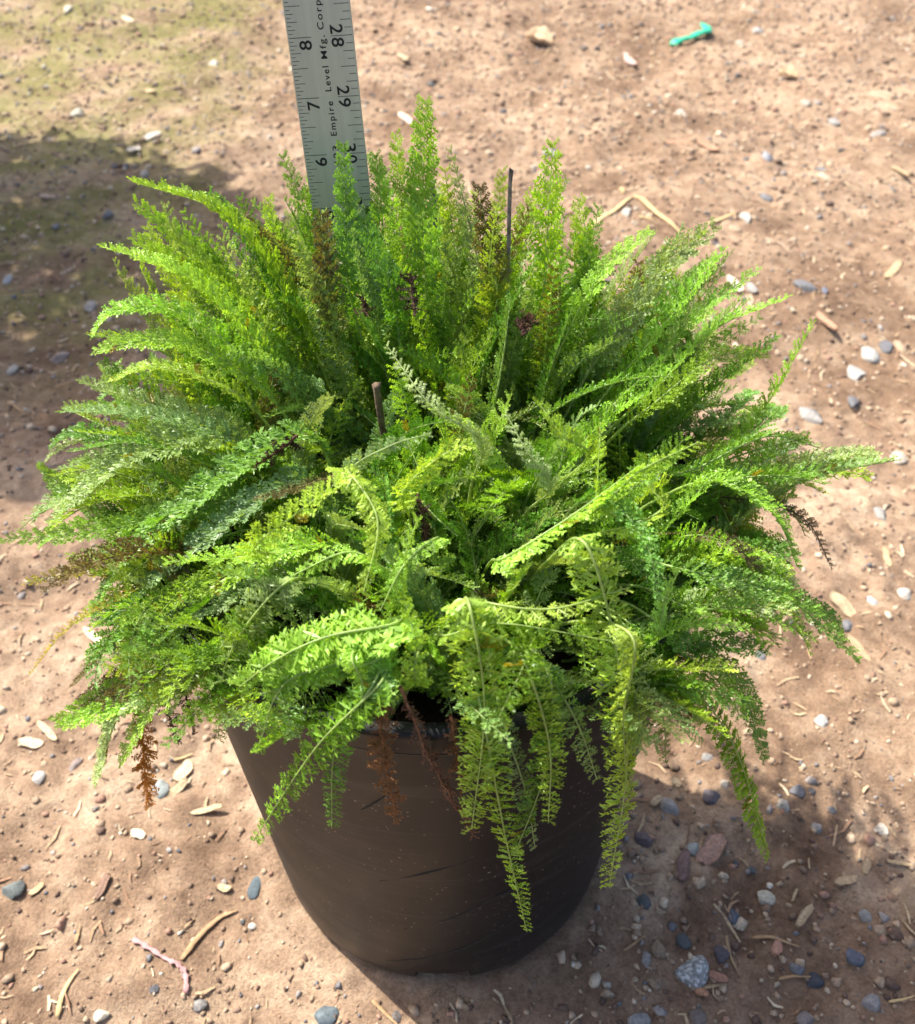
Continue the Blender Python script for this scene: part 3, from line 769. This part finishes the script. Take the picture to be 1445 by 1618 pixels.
def frond_geo(C, hw=.36, spacing=.15, style='m', seed=0, lw=1.12, droop=.0, twist=0., bare=.10, curl=0., tipc=None):
    """C: curve points in inches (base to tip). returns V, Q, col"""
    r = np.random.default_rng(seed)
    seg = np.linalg.norm(np.diff(C, axis=0), axis=1); s = np.concatenate([[0], np.cumsum(seg)]); L = s[-1]
    T = np.gradient(C, axis=0); T /= np.linalg.norm(T, axis=1)[:, None] + 1e-9
    mid = C[len(C) // 2]; rad = np.array([mid[0], mid[1], 0.]); nr = np.linalg.norm(rad)
    e = C[-1] - C[0]; eh = np.array([e[0], e[1], 0]); 
    rad = rad / (nr + 1e-6) * min(1, nr / 2) + eh / (np.linalg.norm(eh) + 1e-6) * .8; rad /= np.linalg.norm(rad) + 1e-9
    up = np.array([0, 0, 1.])
    N = up[None] * (T @ rad)[:, None] - rad[None] * (T @ up)[:, None]
    N -= (N * T).sum(1)[:, None] * T; N /= np.linalg.norm(N, axis=1)[:, None] + 1e-9
    B = np.cross(T, N); tw = twist + r.normal() * .15 + np.linspace(0, 1, len(C)) * r.normal() * .35
    N2 = N * np.cos(tw)[:, None] + B * np.sin(tw)[:, None]; B = np.cross(T, N2); N = N2
    n_ = max(6, int(L * (1 - bare) / (spacing * .84))); base = np.array(COLS[style]) * (1 if style in 'dnopy' else .75) + (0 if style in 'dnopy' else .25) * np.array(COLS['b']); base = base * r.uniform(.88, 1.14); base = base * np.array([r.uniform(.88, 1.15), 1, r.uniform(.8, 1.3)])
    tc = np.array(COLS[tipc]) if tipc else None
    VS, UV, CO = [], [], []
    for i in range(n_):
        t = bare + (1 - bare) * (i + .5) / n_; prof = 1.12 * (min(1, (t - bare) / .15 + .45)) * (1 - max(0, (t - .50) / .50) ** 2.8 * .60)
        for sd_, upr in ((-1, 0), (1, 0)) + (((r.choice((-1, 1)), 1),) if i % 2 == 0 else ()):
            pv, cw = PIN[int(r.integers(len(PIN)))] if hw > .2 or True else None
            Lp = hw * .90 * prof * r.uniform(.88, 1.08) * (.62 if upr else 1) * (r.uniform(.5, 2.2) if style in 'dno' else 1)
            ang = math.radians(r.uniform(62, 72) - 24 * t); elev = math.radians(r.uniform(10, 40) if style not in 'dn' else r.uniform(-60, 60))
            if upr: elev = math.radians(r.uniform(55, 85))
            if style in 'dno': ang = math.radians(r.uniform(15, 120))
            roll = r.normal() * .18 - .25
            a, b_, c_ = (pv * Lp * np.array([1, lw, lw])).T
            b2 = b_ * math.cos(roll) - c_ * math.sin(roll); c2 = b_ * math.sin(roll) + c_ * math.cos(roll)
            ss = t * L + r.uniform(-.25, .25) * spacing + a * math.cos(ang) - b2 * math.sin(ang) * sd_ * sd_ * (1 if sd_ > 0 else 1)
            uu = sd_ * (a * math.sin(ang) + b2 * math.cos(ang)) * math.cos(elev) - sd_ * c2 * math.sin(elev)
            vv = (a * math.sin(ang)) * math.sin(elev) + c2 * math.cos(elev)
            if curl: vv = vv + curl * uu * uu / hw
            VS.append(ss); UV.append(np.stack([uu, vv], -1))
            cc = base * r.uniform(.84, 1.16)
            if tc is not None:
                k = np.clip((t - .45) / .4 + r.normal() * .2, 0, 1); cc = cc * (1 - k) + tc * k
            elif r.random() < .006: cc = np.array(COLS['y']) * .8
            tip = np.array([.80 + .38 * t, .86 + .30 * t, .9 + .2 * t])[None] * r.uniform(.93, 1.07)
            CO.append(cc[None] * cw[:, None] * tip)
    ss = np.concatenate(VS); uv = np.concatenate(UV); co = np.concatenate(CO)
    sx = np.concatenate([s, [L + 1]]); Cx = np.vstack([C, C[-1] + T[-1]]); Nx = np.vstack([N, N[-1]]); Bx = np.vstack([B, B[-1]])
    it = lambda A, q: np.stack([np.interp(q, sx, A[:, k]) for k in range(3)], -1)
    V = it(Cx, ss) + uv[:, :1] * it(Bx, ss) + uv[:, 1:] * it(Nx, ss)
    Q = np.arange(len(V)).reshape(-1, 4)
    # midrib
    rr = np.interp(np.linspace(0, 1, len(C)), [0, .3, 1], [.034, .028, .008]) * (1.0 if hw > .25 else .8)
    rv, rq, rt = tube(C, rr, 5, ref=(.13, .31, .9))
    rc = base * .45 + np.array([.26, .33, .14]) if style not in 'dnop' else base * 1.3
    rq = np.vstack([rq, np.column_stack([rt, rt[:, 2]])[:0]]) if False else rq
    V = np.vstack([V, rv]); Q = np.vstack([Q, rq + len(co)]); co = np.vstack([co, np.tile(rc, (len(rv), 1))])
    return V, Q, np.clip(co, 0, .9)

plant = empty('yarrow_plant', (0, 0, SOIL_Z))
tag(plant, 'bushy green feathery leaved plant spilling over the rim of the black pot', 'plant')
def add_part(name, geo, m_, lab=None, kind=None):
    V, Q, co = geo; V = V - np.array([0, 0, SOIL_Z])
    o = link(name, mesh_np(name, V, Q, colr=co), m_, plant)
    if lab: o['label'] = lab
    if kind: o['kind'] = kind
    return o
def mound_z(x, y):
    q = 1 - (x / 9.2) ** 2 - ((y - .8) / 8.0) ** 2
    return SOIL_Z + (5.3 + .22 * y) * math.sqrt(max(q, 0)) + .1 * y - .3
def on_mound(px, py, off=0.):
    r = ray(px, py); r = r / np.linalg.norm(r)
    for t in np.arange(8, 34, .05):
        P_ = CAM + r * t
        if P_[2] < mound_z(P_[0], P_[1]) + off: return P_
        if P_[2] < POT_H - 1: return P_
    return P_
# (points in the photograph, forward plane of first and last point or None = on the mound, style, half width, spacing, extra)
FR = [
 ([(672,430),(668,300),(672,162)],2.2,4.2,'b',.40,.14,{}),
 ([(780,640),(795,560),(806,475)],-.2,.6,'m',.30,.13,{}),
 ([(610,450),(604,345),(594,245)],2.4,3.8,'m',.30,.14,{}),
 ([(550,450),(546,340),(542,230)],1.4,2.6,'m',.30,.12,{}),
 ([(535,470),(490,350),(447,248)],1.6,3.2,'m',.27,.14,{}),
 ([(660,360),(632,280),(626,212)],3.0,4.4,'b',.27,.13,{}),
 ([(765,480),(740,350),(711,235)],2.4,4.0,'g',.22,.16,{}),
 ([(785,470),(770,380),(757,295)],1.8,2.8,'b',.34,.14,{'tipc':'p'}),
 ([(858,460),(866,340),(873,230)],2.8,4.2,'b',.40,.19,{}),
 ([(935,470),(928,390),(916,312)],2.8,4.0,'b',.34,.17,{}),
 ([(712,450),(702,380),(696,298)],3.0,4.4,'g',.25,.15,{}),
 ([(470,500),(360,345),(210,287)],1.2,2.8,'b',.38,.13,{}),
 ([(470,500),(400,390),(330,305)],1.8,3.0,'m',.32,.13,{}),
 ([(420,560),(300,440),(163,390)],.4,1.8,'l',.34,.12,{}),
 ([(440,560),(320,450),(212,376)],.8,2.2,'b',.32,.12,{}),
 ([(420,520),(325,425),(270,370)],1.2,2.4,'b',.33,.13,{}),
 ([(440,470),(434,390),(424,312)],2.6,3.8,'l',.28,.14,{}),
 ([(500,470),(400,370),(385,345)],2.0,2.8,'g',.33,.12,{'tipc':'p'}),
 ([(380,560),(270,490),(180,492),(148,530)],0.,1.0,'b',.28,.12,{}),
 ([(400,600),(280,540),(185,545),(150,555)],-.2,.6,'l',.27,.12,{}),
 ([(370,620),(250,580),(173,603)],-.6,.0,'l',.24,.12,{}),
 ([(370,680),(240,640),(128,602)],-.6,.4,'g',.32,.14,{}),
 ([(360,690),(220,655),(102,650)],-1,-.2,'g',.27,.14,{}),
 ([(350,720),(230,695),(122,682)],-1,-.4,'b',.28,.14,{}),
 ([(350,740),(220,700),(112,714)],-1.2,-.6,'m',.26,.14,{}),
 ([(350,690),(215,720),(110,800),(80,830)],-1,-.8,'g',.42,.16,{}),
 ([(370,790),(180,835),(0,853)],-1.6,-1.6,'m',.30,.16,{}),
 ([(340,850),(180,890),(42,920)],-2,-2,'b',.26,.15,{'tipc':'y'}),
 ([(480,690),(340,770),(200,890),(150,962)],-1.4,-2.4,'m',.36,.14,{}),
 ([(200,940),(110,990),(46,1066)],-2.6,-3.2,'y',.13,.12,{}),
 ([(500,860),(380,880),(262,888)],-3,-3.4,'l',.27,.14,{}),
 ([(470,760),(330,850),(215,945),(160,985)],-2,-2.8,'g',.30,.15,{}),
 ([(470,860),(310,930),(185,985)],-2.8,-3.2,'b',.28,.14,{}),
 ([(460,900),(330,960),(180,1040)],-3,-3.4,'g',.28,.14,{}),
 ([(440,1000),(300,1000),(150,1030)],-3.2,-3.2,'g',.34,.16,{}),
 ([(420,1010),(260,1060),(88,1140)],-3.4,-3.4,'b',.32,.16,{}),
 ([(380,1030),(240,1090),(100,1145)],-3.6,-3.6,'l',.28,.15,{}),
 ([(360,1040),(200,1110),(165,1200),(152,1238)],-3.6,-3.6,'g',.28,.15,{}),
 ([(380,1020),(270,1080),(190,1205)],-3.8,-4.0,'b',.26,.15,{}),
 ([(440,930),(360,1040),(344,1168)],-4,-4.8,'g',.30,.13,{}),
 ([(300,960),(200,1000),(120,1080)],-2.8,-3.2,'m',.30,.15,{'tipc':'p'}),
 ([(340,980),(230,1050),(130,1110)],-3,-3.4,'m',.30,.15,{'tipc':'p'}),
 ([(560,1040),(450,1080),(405,1190)],-5.0,-5.9,'b',.32,.14,{}),
 ([(600,1080),(500,1180),(400,1328)],-5.6,-6.4,'b',.33,.14,{}),
 ([(590,1080),(530,1180),(524,1308)],-5.6,-6.3,'m',.31,.13,{}),
 ([(556,1035),(572,1080),(568,1142)],-5.4,-5.9,'l',.20,.12,{}),
 ([(625,985),(520,1005),(440,1040),(378,1085)],-4.9,-5.5,'l',.38,.12,{}),
 ([(600,1040),(500,1065),(395,1062)],-5.2,-5.2,'l',.22,.12,{}),
 ([(742,960),(765,1120),(745,1310)],-5.2,-6.4,'l',.48,.16,{'hero':'broad yellow green frond hanging down over the front of the pot'}),
 ([(760,1120),(800,1330),(832,1472)],-5.8,-6.2,'l',.30,.19,{}),
 ([(830,1050),(868,1180),(866,1300)],-5.6,-6.3,'b',.32,.15,{}),
 ([(870,1080),(860,1220),(815,1345)],-5.5,-6.2,'m',.34,.15,{}),
 ([(800,1160),(830,1250),(845,1340)],-5.6,-6.1,'g',.26,.15,{}),
 ([(925,860),(975,1040),(990,1210),(962,1402)],-4.2,-6.2,'l',.44,.19,{}),
 ([(1000,1010),(985,1130),(990,1250)],-5.2,-5.9,'l',.30,.17,{}),
 ([(870,1070),(915,1150),(943,1232)],-5.2,-5.8,'g',.30,.14,{}),
 ([(1020,1020),(1150,1160),(1215,1355)],-4.0,-4.4,'b',.36,.13,{}),
 ([(1000,1050),(1045,1130),(1052,1205)],-4.6,-5.0,'m',.28,.14,{}),
 ([(1060,1000),(1160,1070),(1208,1200)],-3.8,-4.0,'m',.28,.15,{}),
 ([(980,1090),(1070,1130),(1112,1172)],-4.6,-4.8,'g',.26,.13,{}),
 ([(1080,900),(1230,940),(1300,990),(1356,1042)],-3.2,-3.4,'m',.29,.19,{}),
 ([(1090,960),(1190,965),(1288,1010)],-3.6,-3.6,'b',.24,.14,{}),
 ([(1010,1020),(1090,985),(1182,992)],-4.0,-4.0,'l',.20,.11,{}),
 ([(1030,1010),(1050,950),(1072,898)],-4.0,-3.8,'l',.22,.12,{}),
 ([(1130,850),(1230,770),(1320,745),(1412,728)],-1.4,-.4,'g',.42,.17,{'hero':'long frond reaching furthest right over the soil'}),
 ([(1130,760),(1220,810),(1260,896)],-2,-2.6,'b',.30,.13,{}),
 ([(1180,790),(1270,820),(1314,898)],-1,-1.2,'p',.17,.15,{}),
 ([(1120,850),(1180,880),(1225,960)],-2.4,-2.8,'p',.20,.15,{}),
 ([(1100,740),(1210,690),(1296,708)],-1,-.4,'m',.27,.14,{}),
 ([(1120,740),(1210,640),(1286,508)],-.6,.8,'b',.30,.17,{}),
 ([(1030,640),(1130,565),(1212,560)],-.4,.8,'b',.24,.13,{}),
 ([(1030,620),(1130,520),(1244,470)],0.,1.6,'b',.28,.15,{}),
 ([(1010,600),(1100,500),(1198,425)],.4,2.,'b',.28,.15,{}),
 ([(1010,560),(1085,470),(1142,395)],.8,2.2,'b',.28,.15,{}),
 ([(970,530),(1040,430),(1126,358)],1.2,2.8,'g',.36,.17,{}),
 ([(920,480),(965,415),(1028,364)],1.8,3.2,'l',.26,.13,{}),
 ([(590,480),(572,390),(560,325)],1.2,2.2,'g',.34,.13,{}),
 ([(520,480),(512,400),(508,340)],1.0,2.0,'g',.34,.13,{'tipc':'p'}),
 ([(620,470),(590,400),(575,345)],1.0,2.0,'m',.34,.13,{}),
 ([(1080,560),(1075,470),(1120,410)],1,2.2,'m',.24,.13,{}),
 # fronds seen against the mound
 ([(760,700),(680,640),(610,545)],None,None,'g',.46,.10,{}),
 ([(555,745),(615,705),(680,685)],None,None,'g',.36,.10,{}),
 ([(635,780),(690,725),(744,700)],None,None,'l',.30,.11,{}),
 ([(400,870),(470,810),(560,742)],None,None,'l',.36,.12,{}),
 ([(545,740),(596,820),(575,935)],None,None,'l',.30,.13,{'hero':'bright frond curling down in the middle of the plant'}),
 ([(760,950),(870,962),(995,928)],None,None,'l',.27,.16,{}),
 ([(700,1004),(790,985),(960,1012)],None,None,'b',.34,.22,{}),
 ([(870,770),(830,710),(798,650)],None,None,'g',.40,.11,{}),
 ([(800,880),(910,810),(1010,735)],None,None,'l',.32,.12,{}),
 ([(950,800),(1010,745),(1105,698)],None,None,'b',.26,.13,{}),
 ([(935,800),(945,730),(948,668)],None,None,'l',.20,.12,{}),
 ([(930,720),(890,690),(850,635)],None,None,'b',.30,.12,{}),
 ([(890,700),(915,660),(945,640)],None,None,'g',.28,.12,{}),
 ([(950,780),(1020,860),(1040,950)],None,None,'m',.27,.13,{}),
 ([(1000,830),(1048,800),(1022,768)],None,None,'l',.27,.12,{}),
 ([(655,1075),(655,1010),(640,950)],None,None,'b',.30,.16,{'tipc':'l'}),
 ([(610,900),(550,872),(460,910)],None,None,'l',.27,.11,{}),
 ([(690,850),(640,890),(600,965)],None,None,'b',.24,.12,{}),
 ([(640,960),(640,880),(660,820)],None,None,'b',.30,.16,{}),
 ([(700,850),(720,890),(714,940)],None,None,'l',.22,.12,{}),
 ([(820,1020),(850,1060),(950,1050)],None,None,'g',.32,.14,{}),
 ([(430,560),(340,480),(250,440)],.6,1.4,'l',.32,.12,{}),
]
allF = []
for i, (pts, f0, f1, st, hw, spc, ex) in enumerate(FR[:99]):
    m_ = len(pts); P3 = []
    for j, (x, y) in enumerate(pts):
        if f0 is None: P3.append(on_mound(x, y, .85 - .5 * (j == 0)))
        else: P3.append(on_plane(x, y, f0 + (f1 - f0) * j / (m_ - 1)))
    P3 = np.array(P3)
    # root the frond in the crown
    d = P3[0] - P3[1]; k = np.array([P3[0][0] * .62, P3[0][1] * .62 + .4, SOIL_Z + .1])
    rr = math.hypot(k[0], k[1]); 
    if rr > 4.6: k[:2] *= 4.6 / rr
    mid = P3[0] * .55 + k * .45 + np.array([0, 0, .35])
    C = spline([k, mid] + list(P3), 44)
    Lt = np.linalg.norm(np.diff(C, axis=0), axis=1).sum(); Lv = np.linalg.norm(np.diff(P3, axis=0), axis=1).sum()
    flip = math.pi if (f1 is not None and f1 <= -4.4) or (f0 is None and st in 'lb') else 0
    if f0 is None: spc = max(spc, .13); hw = min(hw, .22 if st == 'g' else .30)
    if f1 is not None and f1 <= -2.2 and pts[-1][0] < 400 and st != 'y': hw *= 1.25
    geo_ = frond_geo(C, hw * (1.22 if (f0 or 0) > .5 else 1.05), spc, st, 300 + i, bare=max(.1, (Lt - Lv) / Lt * .8), lw=1.45 if flip and f0 is not None else 1.12, twist=flip + rng.normal() * .25, tipc=ex.get('tipc'))
    add_part('frond', geo_, M_leaf, ex.get('hero'))

# the mass of other fronds
def fill_curve(r, zone):
    rho = 4.7 * math.sqrt(r.random()) ; ph = r.uniform(0, 2 * math.pi)
    if zone == 'edge': rho = r.uniform(3.2, 4.7)
    if zone == 'mid': rho = 3.4 * math.sqrt(r.random())
    if zone == 'rim': rho = r.uniform(4.1, 4.8)
    bx, by = rho * math.cos(ph), rho * math.sin(ph)
    q = rho / 4.7; az = ph + r.normal() * (.9 - .45 * q)
    tilt = math.radians(np.clip(8 + 56 * q ** 1.3 + r.normal() * 14, 0, 85))
    L = r.uniform(3.6, 5.5) * (1 - .06 * q - .16 * q * abs(math.cos(ph)))
    bend = r.uniform(.35, 1.25) * (.55 + .9 * q)
    if zone == 'low': L = r.uniform(2.2, 3.8); tilt = r.uniform(.1, 1.15); az = r.uniform(0, 6.3); bend = r.uniform(.3, 1.4)
    if zone == 'mid': L = r.uniform(3.0, 5.0 + .12 * by); tilt = abs(r.normal()) * .35; az = r.uniform(0, 6.3); bend = r.uniform(.1, 1.3)
    if zone == 'back': bx, by = r.uniform(-4.2, 4.2), r.uniform(.6, 4.0); k_ = min(1, 4.6 / math.hypot(bx, by)); bx *= k_; by *= k_; L = r.uniform(4.3, 5.9); tilt = r.uniform(.02, .5); az = math.atan2(by * .6 + r.normal() * .8, bx + r.normal() * .6); bend = r.uniform(.1, .7)
    if zone == 'droop':
        ph = r.choice([r.uniform(2.9, 4.1), r.uniform(-.85, .25)]); rho = r.uniform(3.8, 4.7); bx, by = rho * math.cos(ph), rho * math.sin(ph); L = r.uniform(4.2, 6.0); tilt = r.uniform(.75, 1.1); az = ph + r.normal() * .3; bend = r.uniform(.9, 1.5)
    if zone == 'rimfront': ph = math.radians(r.uniform(-112, -82)); rho = r.uniform(3.2, 4.3); bx, by = rho * math.cos(ph), rho * math.sin(ph); L = r.uniform(1.1, 1.9); tilt = r.uniform(.3, .9); az = ph + r.normal() * .9; bend = r.uniform(.2, .8)
    if zone == 'rimleft': ph = math.radians(r.choice([r.uniform(-172, -108), r.uniform(-62, -15)])); rho = r.uniform(4.2, 4.75); bx, by = rho * math.cos(ph), rho * math.sin(ph); L = r.uniform(2.0, 3.1); tilt = r.uniform(.6, 1.2); az = ph + r.normal() * .6; bend = r.uniform(.5, 1.3)
    if zone == 'rim': L = r.uniform(1.8, 3.0); tilt = r.uniform(.7, 1.3); az = ph + r.normal() * .55; bend = r.uniform(.2, .9)
    n_ = 22; P_ = np.array([bx, by, SOIL_Z + .05]); C = [P_.copy()]; daz = r.normal() * .035; bend *= r.uniform(.9, 1.5)
    for i in range(n_ - 1):
        a = tilt + bend * (i / n_) ** 1.6
        dd = np.array([math.sin(a) * math.cos(az), math.sin(a) * math.sin(az), math.cos(a)]); P_ = P_ + dd * L / (n_ - 1); C.append(P_.copy())
        az += daz + r.normal() * .03; tilt += r.normal() * .025
    return np.array(C)
def pix(P_):
    q = P_ - CAM; Z = q[1] * math.cos(PITCH) - q[2] * math.sin(PITCH)
    return CX + q[0] / Z * FPX, CY - (q[1] * math.sin(PITCH) + q[2] * math.cos(PITCH)) / Z * FPX
OUTL = [(0,850),(40,790),(95,640),(115,590),(140,500),(160,380),(210,280),(330,300),(430,300),(445,240),(540,225),(620,210),(670,150),(700,230),(760,290),(860,225),(920,310),(1020,360),(1130,350),(1200,420),(1245,465),(1290,505),(1250,600),(1300,700),(1415,720),(1320,800),(1320,900),(1260,930),(1360,1040),(1210,1050),(1215,1180),(1050,1210),(980,1170),(860,1200),(700,1150),(560,1175),(520,1200),(430,1200),(370,1150),(345,1160),(190,1200),(90,1140),(150,1030),(40,920)]
def inside(p):
    c = False
    for (x0, y0), (x1, y1) in zip(OUTL, OUTL[1:] + OUTL[:1]):
        if (y0 > p[1]) != (y1 > p[1]) and p[0] < (x1 - x0) * (p[1] - y0) / (y1 - y0) + x0: c = not c
    return c
r2 = np.random.default_rng(1234)
VV, QQ, CC_, off = [], [], [], 0
def collect(g):
    global off
    VV.append(g[0]); QQ.append(g[1] + off); CC_.append(g[2]); off += len(g[0])
NF = 1080
for i in range(NF):
    zone = ('edge', 'edge', 'droop', 'low', 'mid', 'back', 'low', 'rim', 'low', 'back', 'rimleft')[i % 11]
    if i % 54 == 5: zone = 'rimfront'
    C = fill_curve(r2, zone)
    if not inside(pix(C[-1])): continue
    front = C[0][1] < -1.2 and abs(C[-1][0]) < 6
    if front and zone in ('edge', 'any') and r2.random() < .35: continue
    if zone != 'droop' and C[-1][2] < POT_H - (1.3 if zone in ('rim', 'rimleft') else .6) and C[-1][1] < -2.5: continue
    if zone not in ('low', 'rimfront') and C[-1][1] < -4.6 and -1.9 < C[-1][0] < .3: continue
    if zone not in ('droop', 'rim', 'rimleft', 'rimfront', 'low') and C[-1][2] < POT_H + .4 and math.hypot(C[-1][0], C[-1][1]) > 5.2 and C[-1][1] < -2: continue
    st = r2.choice(list('mbgklp'), p=[.26, .27, .32, .09, .055, .005])
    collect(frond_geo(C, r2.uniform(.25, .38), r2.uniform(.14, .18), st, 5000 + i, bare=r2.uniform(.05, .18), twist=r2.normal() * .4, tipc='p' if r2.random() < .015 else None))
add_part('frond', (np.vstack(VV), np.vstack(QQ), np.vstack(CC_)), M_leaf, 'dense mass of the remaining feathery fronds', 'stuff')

# withered fronds
DEAD = [
 ([(600,1085),(606,1190),(628,1302)],-5.6,-5.75,'n',.15,'brown shrivelled frond hanging down the front of the pot'),
 ([(632,1085),(680,1200),(748,1322)],-5.6,-5.8,'n',.15,'brown shrivelled frond slanting down the front of the pot'),
 ([(712,1130),(722,1200),(728,1255)],-5.7,-5.8,'n',.12,'short brown frond beside the broad yellow green one'),
 ([(220,1120),(228,1200),(236,1275)],-3.8,-3.9,'o',.14,'orange and red withered frond hanging on the left'),
 ([(262,1050),(266,1120),(283,1176)],-3.8,-3.8,'d',.10,'thin black shrivelled frond hanging on the left'),
 ([(285,1050),(296,1110),(308,1160)],-3.8,-3.8,'d',.10,'black shrivelled frond nearest the pot on the left'),
 ([(660,780),(668,830),(672,870)],None,None,'d',.16,'dark withered frond deep in the middle of the plant'),
 ([(470,690),(430,720),(400,740)],None,None,'d',.13,'dark brown withered frond in the left gap'),
 ([(560,740),(470,770),(400,790)],None,None,'p',.13,'brown tinged frond with a yellow rib in the left gap'),
 ([(580,500),(574,480),(572,465)],None,None,'d',.10,'brown dried tuft near the back of the plant'),
 ([(655,500),(650,460),(648,430)],None,None,'d',.14,'dark dried tuft behind the middle of the plant'),
 ([(820,520),(832,508),(846,500)],None,None,'d',.12,'dark dried scrap beside the tall grey stem'),
]
for i, (pts, f0, f1, st, hw, lab) in enumerate(DEAD):
    P3 = [on_mound(x, y, -.25) if f0 is None else on_plane(x, y, f0 + (f1 - f0) * j / (len(pts) - 1)) for j, (x, y) in enumerate(pts)]
    C = spline(P3, 30); C[1:-1] += rng.normal(size=(28, 3)) * .012
    add_part('withered_frond', frond_geo(C, hw * .9, .07, st, 800 + i, bare=.02, twist=rng.normal()), M_dead, lab)

# old cut stems
def stem(p0, p1, f0, f1, wp, m_, lab):
    A, B_ = on_plane(*p0, f0), on_plane(*p1, f1); k = px_per_inch(B_)
    dn = A - B_; A2 = A + dn / np.linalg.norm(dn) * max(0, (A[2] - SOIL_Z) / max(.2, -dn[2] / np.linalg.norm(dn))) if dn[2] < 0 else A
    C = spline([A2, (A2 + B_) / 2 + rng.normal(size=3) * .03, B_], 26)
    V, Q, T = tube(C, wp / k / 2 * np.linspace(1.15, .9, 26), 9, ref=(0, 1, .1), ridge=.14, seed=int(wp * 10 + p0[0]))
    V[-2 - 9:-2] += rng.normal(size=(9, 3)) * .02
    V = V - np.array([0, 0, SOIL_Z]); o = link('dry_stem', mesh_np('dry_stem', V, Q, T), m_, plant); o['label'] = lab
stem((801,490),(806,267),2.3,2.3,7,M_grey_twig,'tall thin grey dry stem')
stem((688,385),(683,288),3.6,3.6,9,M_grey_twig,'shorter grey dry stem behind the tallest frond')
stem((607,700),(594,608),-.3,-.3,12,M_brown_twig,'thick split brown stem stub in the middle')
stem((500,400),(498,345),2.4,2.4,7,M_grey_twig,'short pale stem end beside the ruler')

# invented potted shrub out of view at left, added to shade the soil
def shrub():
    root = empty('added_shade_shrub', (-45, 46, 0)); r = np.random.default_rng(31)
    tag(root, 'leafy shrub in a black pot added out of view on the left to shade the soil', 'shrub')
    V, Q, T = tube(np.array([(0, 0, 0), (0, 0, .3), (0, 0, 9.5), (0, 0, 10.5), (0, 0, 10.5)], float), [4.4, 4.8, 5.5, 5.8, 5.3], 40, ref=(1, 0, 0))
    link('added_shrub_pot', mesh_np('added_shrub_pot', V, Q, T), M_pot, root)
    VV, QQ, k = [], [], 0
    for i in range(26):
        a = r.uniform(0, 6.3); C = spline([(0, 0, 10), (2.5 * math.cos(a), 2.5 * math.sin(a), 22), (r.uniform(4, 12) * math.cos(a), r.uniform(4, 12) * math.sin(a), r.uniform(30, 50))], 12)
        V, Q, T = tube(C, np.linspace(.4, .08, 12), 6, ref=(1, .2, 0)); VV.append(V); QQ.append(Q + k); k += len(V)
    link('added_branches', mesh_np('added_branches', np.vstack(VV), np.vstack(QQ)), M_brown_twig, root)
    N_ = 4600; u = r.normal(size=(N_, 3)); u /= np.linalg.norm(u, axis=1)[:, None]; rad = r.uniform(.35, 1, (N_, 1)) ** .5
    c = u * rad * np.array([15, 15, 21]) + np.array([0, 0, 33]); a = r.normal(size=(N_, 3)); a /= np.linalg.norm(a, axis=1)[:, None]
    b_ = np.cross(a, r.normal(size=(N_, 3))); b_ /= np.linalg.norm(b_, axis=1)[:, None]; L = r.uniform(.9, 1.6, (N_, 1))
    V = np.stack([c, c + a * L + b_ * L * .45, c + a * L * 2, c + a * L - b_ * L * .45], 1).reshape(-1, 3)
    co = np.repeat(np.array([[.06, .12, .02]]) * r.uniform(.7, 1.4, (N_, 1)), 4, 0)
    link('added_foliage', mesh_np('added_foliage', V, np.arange(len(V)).reshape(-1, 4), colr=co), M_leaf, root)
shrub()
